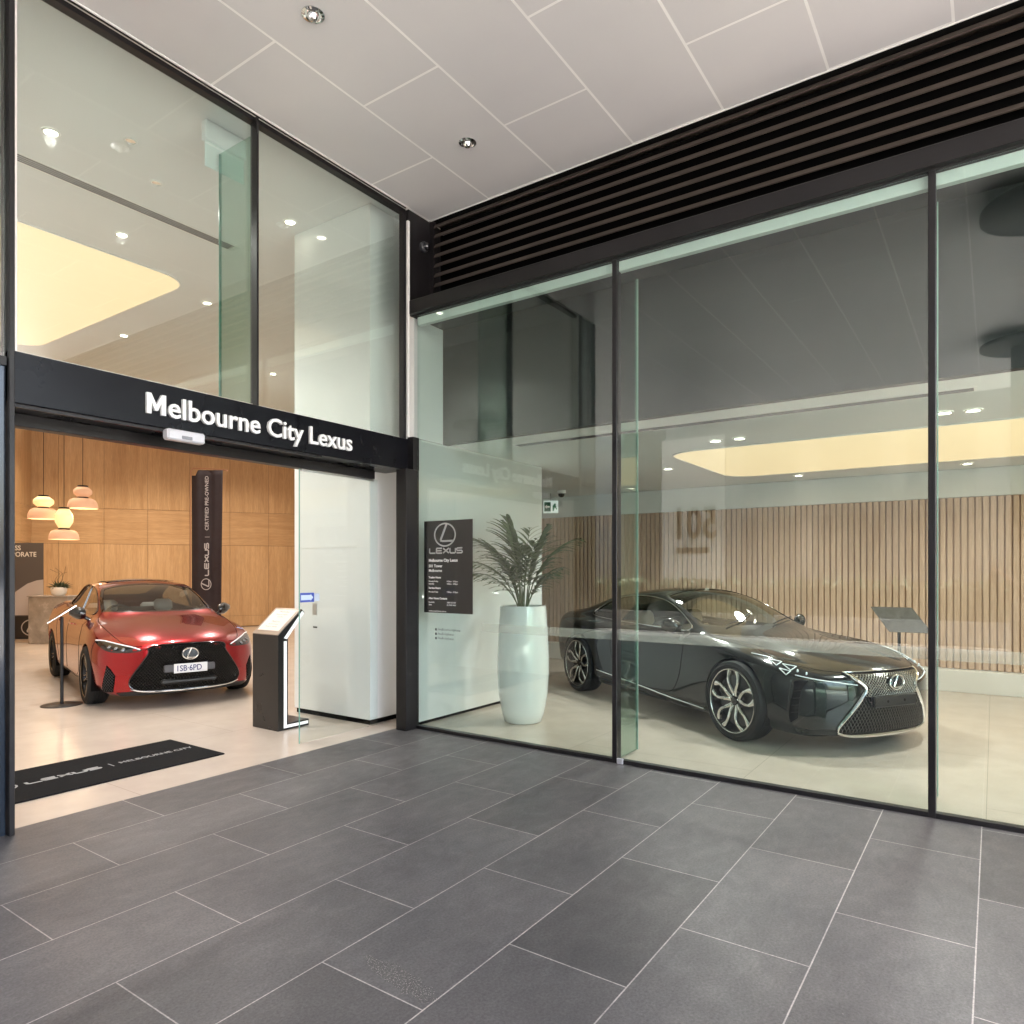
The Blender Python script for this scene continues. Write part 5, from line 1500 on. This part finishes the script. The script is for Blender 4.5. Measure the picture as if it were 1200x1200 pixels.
m = MB(); fo = RT * .035 - FW * .032
brand_emblem(m, fo + UPZ * 1.29 - RT * .045, UPZ, -RT, .21, .19, .014); brand_word(m, fo + UPZ * 1.46, UPZ, -RT, .62, .16)
put_text(m, '|', .10, fo + UPZ * 2.19, UPZ, -RT, .0004); put_text(m, 'CERTIFIED PRE-OWNED', .098, fo + UPZ * 2.33, UPZ, -RT, .0004, xscale=1.0, bold=.0008)
m.obj('writing', mat('printed grey', (.42, .37, .36), .6), fg)

# pendant lamps
pm = mat('pendant fabric', (.62, .40, .28), .7, emit=(1.0, .50, .26), estr=.026); pm2 = mat('pendant fabric bright', (.9, .75, .5), .6, emit=(1.0, .60, .24), estr=.065)
def oval(r, z0, z1, flat=False):
    out = []; N = 12; zc = (z0 + z1) / 2; hh = (z1 - z0) / 2
    for k in range(N + 1):
        a = -pi / 2 + pi * k / N; out.append((r * (.45 + .55 * abs(cos(a)) ** .6) if not flat else r * abs(cos(a)) ** .35 + .001, zc + hh * sin(a)))
    return out
for px_, (u0, u1, ur), (l0, l1, lr), lab, dst, m_up in ((51, (2.83, 3.04, .18), (2.59, 2.81, .275), 'left pendant lamp with flat oval globe above a wide shade', 14, pm2), (75, (2.385, 2.77, .155), (2.165, 2.36, .26), 'lowest pendant lamp with tall rounded globe above a wide shade', 13.7, pm2), (97, (3.03, 3.235, .165), (2.80, 3.01, .27), 'highest pendant lamp with small pale globe above a wide shade', 14, pm)):
    P0 = W3(dst, px_); t = thing('pendant_lamp', lab + ' before the oak wall', 'pendant lamp', P0, group='pendant lamps in the entrance hall')
    MB().tube([(0, 0, u1 + .02), (0, 0, HC - .01)], .006, 6).obj('cable', G['black'], t)
    N = 10; up_ = [(0.03, u1)] + [(ur * (1 - (1 - sin(pi * k / N)) * .42 * (1 if abs(k / N - .5) > .25 else .4)), lerp(u1 - .005, u0 + .005, k / N)) for k in range(N + 1)] + [(.03, u0)]
    MB().lathe(up_, 28, cap=False).obj('globe', m_up, t, True, 80)
    hgt = l1 - l0; lo = [(.04, l1), (lr * .62, l1 - .01), (lr * .82, l1 - hgt * .18), (lr * .95, l1 - hgt * .5), (lr, l0 + .02), (lr * .99, l0), (lr * .93, l0 + .004), (lr * .88, l0 + hgt * .4)]
    MB().lathe(lo, 36, cap=False).obj('shade', pm, t, True, 80)
    MB().lathe([(0, u1 + .03), (.09, u1 + .028), (.10, u1 - .0), (0.03, u1 - .005)], 20, cap=False).obj('cap', G['black'], t, True)
    MB().lathe([(.10, u0 + .002), (.10, l1 - .002)], 20, cap=False).obj('collar', G['black'], t, True)
    for z, e in (((u0 + u1) / 2, 0.8), ((l0 + l1) / 2 - .06, 3.0)):
        l = bpy.data.lights.new('pendant_bulb', 'POINT'); l.energy = e; l.color = (1, .72, .42); l.shadow_soft_size = .06
        o = bpy.data.objects.new('pendant_bulb', l); COL.objects.link(o); o.location = (P0.x, P0.y, l0 - .10)
        break

# door mat
mt = thing('door_mat', 'black door mat with brand name lettering lying inside the open entrance', 'door mat', (-2.6, 1.02, 0)); o_ = (-2.6, 1.02, 0)
mm = weathered('black rib mat', (.010, .010, .011), .95, .3, 60, spec=.1)
T0(MB().box(-3.62, -1.645, .600, 1.445, .001, .012, .003), o_).obj('pile', mm, mt)
m = MB(); ux = V((1, 0, 0)); uy = V((0, 1, 0))
brand_emblem(m, V((-3.12, 1.02, .0125)), ux, uy, .20, .17, .014, .0006); brand_word(m, V((-2.955, .985, .0125)), ux, uy, .50, .20, .0006)
put_text(m, '|', .11, (-2.385, .985, .0128), ux, uy, .0003); put_text(m, 'MELBOURNE CITY', .075, (-2.305, .995, .0128), ux, uy, .0003, bold=.0008)
T0(m, o_).obj('writing', mat('grey mat print', (.32, .32, .32), .8), mt)

# exit signs and cameras
es = thing('exit_sign', 'white hanging exit sign box seen edge on behind the high pane', 'exit sign', (-1.66, .56, 4.95)); o_ = (-1.66, .56, 4.95)
T0(MB().box(-1.86, -1.48, .53, .60, 5.07, 5.235, .01), o_).obj('housing', mat('sign housing', (.70, .74, .74), .4), es)
T0(MB().box(-1.85, -1.49, .555, .568, 4.86, 5.07, .003), o_).obj('panel', mat('sign acrylic', (.70, .78, .76), .3), es)
T0(MB().box(-1.85, -1.49, .553, .570, 5.045, 5.055), o_).obj('light_bar', G['white'], es)
e0 = V((5.0, 1.45, 2.53)); es = thing('exit_sign', 'small green and white exit sign below the low ceiling left of the slatted wall', 'exit sign', e0)
MB().obox(V((0, 0, .105)), V((.125, .012, .105)), RT, FW, UPZ, .004).obj('housing', mat('exit sign white', (.75, .80, .78), .4, emit=(.9, 1, .95), estr=.03), es)
MB().obox(V((0, 0, .105)) - FW * .0135 - RT * .055, V((.055, .0015, .08)), RT, FW, UPZ).obj('green_panel', mat('exit green', (.01, .10, .05), .4), es)
m = MB(); k_ = lambda a, b: V((0, 0, .105)) - FW * .016 + RT * a + UPZ * b
m.add([k_(-.10, 0), k_(-.065, .035), k_(-.065, .012), k_(-.02, .012), k_(-.02, -.012), k_(-.065, -.012), k_(-.065, -.035)], [tuple(range(7))])
m.obj('arrow', G['white'], es)
m = MB(); m.add([k_(.03, -.07), k_(.05, -.07), k_(.07, -.01), k_(.10, -.05), k_(.108, -.04), k_(.085, .02), k_(.085, .055), k_(.06, .055), k_(.03, .01)], [tuple(range(9))])
m.obj('running_figure', mat('exit green two', (.02, .22, .10), .4), es)
MB().tube([(0, 0, .21), (0, 0, .335)], .008, 6).obj('bracket', G['steel'], es)
def dome(loc, label, m0, axis_down=True):
    t = thing('dome_camera', label, 'security camera', loc)
    if axis_down:
        MB().lathe([(0, 0), (.07, 0), (.075, -.04), (.06, -.05)], 28, cap=False).obj('base', m0, t, True)
        MB().lathe([(.058, -.045), (.05, -.085), (.03, -.105), (0, -.112)], 24, cap=False).obj('dome', mat('smoked dome', (.01, .01, .012), .05, coat=1), t, True)
    else:
        MB().lathe([(0, 0), (.05, 0), (.052, -.03), (.04, -.045)], 28, axis='y', cap=False).obj('base', m0, t, True)
        MB().lathe([(.040, -.04), (.034, -.065), (.018, -.08), (0, -.084)], 24, axis='y', cap=False).obj('dome', mat('smoked dome', (.02, .02, .024), .05, coat=1), t, True)
        MB().lathe([(0, -.078), (.010, -.080), (.012, -.088), (0, -.092)], 12, (-.016, 0, .008), axis='y', cap=False).obj('lens', G['chrome'], t, True)
dome((4.80, 1.12, 2.87), 'white dome camera under the low ceiling right of the small exit sign', G['white'])
dome((.165, -.002, 4.81), 'black dome camera on the dark return panel at the inner corner', mat('camera grey', (.05, .05, .055), .3), False)

# cars
coupe = build_coupe_all(); coupe.location = ((2.8181, -2.0408, 0), -121.5)[0]; coupe.rotation_euler = (0, 0, RAD(((2.8181, -2.0408, 0), -121.5)[1]))
sedan = build_sedan_all(); sedan.location = ((-0.0277, 5.052, 0), -105.4)[0]; sedan.rotation_euler = (0, 0, RAD(((-0.0277, 5.052, 0), -105.4)[1]))

# ---------------------------------------------------------------- the street behind the camera (seen in the glass)
con = weathered('concrete', (.36, .35, .33), .75, .12, 1.2)
struct(MB().box(-26, -11.6, -60, 40, -.3, -.01).box(-11.6, 40, -60, -9.6, -.3, -.01).obj('pavement', weathered('pale pavement', (.36, .345, .32), .7, .1, .8)))  # unseen ground, made pale to bounce daylight up at the soffit
hg = thing('hedge', 'dark green hedge in a low planter, added to screen the bright street from the glass', 'hedge', (-12.4, 6, 0))  # added hedge, keeps the sunlit street out of the window reflections
MB().box(-.45, .45, -15.4, 14, 0, .5, .02).obj('planter', con, hg)
hb = MB(); rh = random.Random(2)
for k in range(11000):
    c = V((rh.uniform(-.36, .36), rh.uniform(-15.3, 13.9), rh.uniform(.5, 1.32))); u = V((rh.gauss(0, 1), rh.gauss(0, 1), rh.gauss(0, 1))).normalized(); w = u.orthogonal().normalized(); s = rh.uniform(.07, .13)
    hb.add([c - u * s, c + w * s * .6, c + u * s, c - w * s * .6], [(0, 1, 2, 3)])
hb.box(-.28, .28, -15.3, 13.9, .5, 1.2, .05)
hb.obj('foliage', mat('hedge leaf', (.035, .06, .02), .6), hg)
for x, y, lb in ((-3.12, -5.22, 'round grey column with a black disc capital just right of the photographer'), (-7.95, -5.15, 'round grey column with a black disc capital at the street edge')):
    t = thing('column', lb, 'column', (x, y, 0))
    MB().lathe([(.20, 0), (.20, 4.95)], 40, cap=False).obj('shaft', weathered('dark grey column', (.10, .10, .105), .45, .1, 2), t, True)
    MB().lathe([(0, 4.93), (.55, 4.93), (.60, 4.95), (.60, 5.0), (.25, 5.11), (0, 5.111)], 48, cap=False).obj('disc_capital', G['black'], t, True, 40)
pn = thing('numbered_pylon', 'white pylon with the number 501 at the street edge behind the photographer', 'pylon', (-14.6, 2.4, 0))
MB().box(.15, .25, -.95, .95, 0, 5.4, .01).obj('body', mat('dark pylon body', (.03, .03, .03), .5), pn)  # sides coloured dark so that sunlight does not flare on them
MB().box(.2505, .2545, -.93, .93, 0, 5.38).obj('front_panel', weathered('white pylon', (.74, .74, .74), .4, .06, 1), pn)
m = MB(); put_text(m, '501', 1.25, (.256, -.72, 2.5), (0, 1, 0), (0, 0, 1), .01, bold=.03, xscale=.72); m.obj('number', mat('bronze number', (.10, .07, .05), .4), pn)
m = MB().box(.25, .262, -.5, .5, 2.05, 2.22); m.obj('number_bar', mat('bronze bar', (.10, .07, .05), .4), pn)
def office(x0, x1, y0, y1, h, label, wallc, nfl, nb):
    t = thing('office_building', label, 'building', (x1, (y0 + y1) / 2, 0)); o_ = (x1, (y0 + y1) / 2, 0)
    T0(MB().box(x0, x1, y0, y1, 0, h), o_).obj('wall', weathered('office wall', wallc, .6, .08, .3), t)
    gm = bpy.data.materials.get('office glass') or mat('office glass', (.07, .075, .08), .25, spec=.5); w = (y1 - y0) / nb
    for i in range(nfl):
        for j in range(nb):
            z = 1 + i * (h - 1) / nfl
            T0(MB().box(x1, x1 + .04, y0 + w * j + w * .15, y0 + w * j + w * .85, z + .5, z + (h - 1) / nfl - .4, .01), o_).obj('window', gm, t)
office(-40, -30, -42, -14, 22, 'pale concrete office block across the street on the left of the reflections', (.13, .125, .115), 6, 7)
office(-40, -31, -12, 10, 30, 'tall cream office block straight across the street', (.15, .14, .125), 8, 6)
office(-40, -30, 12, 40, 18, 'brownish office block across the street to the north', (.11, .095, .085), 5, 7)

# ---------------------------------------------------------------- the photographer (seen only as a faint reflection)
def skin_mesh(name, nodes, edges, m, parent, sub=2):
    """nodes: (point, radius or (rx, ry)); one continuous limb-joined surface"""
    me = bpy.data.meshes.new(name); me.from_pydata([n[0] for n in nodes], edges, []); o = bpy.data.objects.new(name, me); COL.objects.link(o)
    md = o.modifiers.new('skin', 'SKIN'); md.use_smooth_shade = True
    for i, n in enumerate(nodes):
        r = n[1] if isinstance(n[1], tuple) else (n[1], n[1]); me.skin_vertices[0].data[i].radius = r
    me.skin_vertices[0].data[0].use_root = True
    sb = o.modifiers.new('sub', 'SUBSURF'); sb.levels = sb.render_levels = sub
    dg = bpy.context.evaluated_depsgraph_get(); dg.update()
    m2 = bpy.data.meshes.new_from_object(o.evaluated_get(dg)); vs = [v.co.copy() for v in m2.vertices]; fs = [tuple(p.vertices) for p in m2.polygons]
    bpy.data.objects.remove(o); bpy.data.meshes.remove(me); bpy.data.meshes.remove(m2)
    return link_mesh(name, vs, fs, m, parent, True)
pr0 = CAMP - FW * .50 + RT * .16; pr0 = V((pr0.x, pr0.y, 0))
ps = thing('person', 'person in a long brown coat on the paving, raising a phone with both hands', 'person', pr0, RAD(YAW))
ph = V((.485, .16, 1.545))     # the phone in the person's own space (x ahead, y to the left)
skin = mat('skin', (.50, .32, .24), .5); coat = weathered('brown coat cloth', (.09, .06, .045), .85, .15, 20); trs = weathered('black trousers cloth', (.02, .02, .022), .85, .1, 20)
def hand_nodes(w, tip, sg):
    nodes = [(w, .026), (w.lerp(tip, .45), (.036, .018))]; e = [(0, 1)]; base = nodes[1][0]; d = (tip - w).normalized()
    for k in range(4):
        off = V((0, sg * .012 * (k - 1.5) * .3, .019 * (1.5 - k))); L = (.070, .078, .072, .058)[k]
        a = base + d * .035 + off; b = a + d * L * .5 + V((.010, 0, 0)); c = b + d * L * .35 + V((-.012, -sg * .012, 0)); i = len(nodes)
        nodes += [(a, .0095), (b, .0088), (c, .0075)]; e += [(1, i), (i, i + 1), (i + 1, i + 2)]
    i = len(nodes); a = w.lerp(tip, .25) + V((-.01, -sg * .014, .022)); nodes += [(a, .0115), (a + d * .035 + V((-.012, 0, .012)), .0105), (a + d * .06 + V((-.006, 0, .010)), .009)]; e += [(0, i), (i, i + 1), (i + 1, i + 2)]
    return nodes, e
N_ = [((0, 0, .93), (.13, .10)), ((0, 0, 1.12), (.115, .085)), ((.01, 0, 1.30), (.14, .095)), ((.01, 0, 1.40), (.07, .06)), ((.025, 0, 1.475), (.05, .05)), ((.045, 0, 1.53), (.068, .075)), ((.045, 0, 1.61), (.074, .085)), ((.035, 0, 1.665), (.05, .06))]
E_ = [(0, 1), (1, 2), (2, 3), (3, 4), (4, 5), (5, 6), (6, 7)]
for sg in (1, -1):
    sh_ = V((.0, sg * .165, 1.365)); wr = ph + V((-.055, sg * .085, -.055)); el = V((.16, sg * .27, 1.16)) if sg > 0 else V((.18, -.20, 1.15)); i = len(N_)
    N_ += [(tuple(sh_), .052), (tuple(sh_.lerp(el, .5)), .045), (tuple(el), .038), (tuple(el.lerp(wr, .5)), .034), (tuple(wr), .026)]; E_ += [(2, i), (i, i + 1), (i + 1, i + 2), (i + 2, i + 3), (i + 3, i + 4)]
    hn, he = hand_nodes(wr, ph + V((0, sg * .030, .0)), sg); w0 = i + 4; j = len(N_)
    N_ += [(tuple(p), r) for p, r in hn[1:]]; E_ += [((w0 if a == 0 else j + a - 1), (w0 if b == 0 else j + b - 1)) for a, b in he]
    i = len(N_); N_ += [((0, sg * .09, .86), .085), ((.02, sg * .095, .50), .055), ((0, sg * .10, .10), .038), ((.02, sg * .10, .045), .036), ((.15, sg * .115, .03), .028)]; E_ += [(0, i), (i, i + 1), (i + 1, i + 2), (i + 2, i + 3), (i + 3, i + 4)]
skin_mesh('body', N_, E_, skin, ps)
C_ = [((0, 0, .95), (.165, .13)), ((0, 0, 1.12), (.15, .115)), ((.01, 0, 1.30), (.165, .12)), ((.01, 0, 1.385), (.085, .075)), ((0, 0, .72), (.18, .14)), ((0, 0, .50), (.20, .15))]; CE = [(0, 1), (1, 2), (2, 3), (0, 4), (4, 5)]
for sg in (1, -1):
    sh_ = V((.0, sg * .165, 1.365)); wr = ph + V((-.075, sg * .085, -.075)); el = V((.16, sg * .27, 1.16)) if sg > 0 else V((.18, -.20, 1.15)); i = len(C_)
    C_ += [(tuple(sh_), .068), (tuple(sh_.lerp(el, .5)), .062), (tuple(el), .055), (tuple(el.lerp(wr, .5)), .048), (tuple(wr), .040)]; CE += [(2, i), (i, i + 1), (i + 1, i + 2), (i + 2, i + 3), (i + 3, i + 4)]
skin_mesh('coat', C_, CE, coat, ps)
T_ = [((0, 0, .90), (.15, .12))]; TE = []
for sg in (1, -1):
    i = len(T_); T_ += [((0, sg * .09, .80), .095), ((.02, sg * .095, .50), .072), ((0, sg * .10, .13), .060)]; TE += [(0, i), (i, i + 1), (i + 1, i + 2)]
skin_mesh('trousers', T_, TE, trs, ps)
for sg in (1, -1): skin_mesh('shoe', [((-.04, sg * .10, .05), .042), ((.06, sg * .105, .04), .040), ((.17, sg * .118, .03), .032)], [(0, 1), (1, 2)], trs, ps)
skin_mesh('hair', [((.020, 0, 1.66), (.082, .085)), ((-.02, 0, 1.62), (.080, .085)), ((-.055, 0, 1.54), (.050, .075)), ((-.06, 0, 1.46), (.035, .06))], [(0, 1), (1, 2), (2, 3)], weathered('brown hair', (.06, .035, .02), .7, .2, 30), ps)
fc_ = MB()
for sg in (1, -1): fc_.lathe([(0, .004), (.006, .003), (.008, 0)], 12, (.128, sg * .030, 1.585), axis='x', cap=False)
fc_.obj('eye', mat('eye', (.05, .03, .02), .2), ps)
MB().tube([(.112, 0, 1.595), (.138, 0, 1.56), (.120, 0, 1.548)], [.008, .012, .008], 8).obj('nose', skin, ps, True)
MB().tube([(.116, -.022, 1.520), (.126, 0, 1.518), (.116, .022, 1.520)], [.003, .0055, .003], 6).obj('mouth', mat('lips', (.42, .16, .14), .5), ps, True)
pc = CAMP - FW * .016; pf = thing('phone', 'dark phone held upright by the photographer in both hands', 'phone', pc, RAD(YAW))
MB().box(-.004, .004, -.037, .037, -.125, .030, .003).obj('case', mat('phone case', (.02, .02, .022), .3), pf)
MB().box(-.0048, -.0041, -.034, .034, -.122, .027).obj('screen', mat('phone screen', (.01, .01, .012), .05), pf)
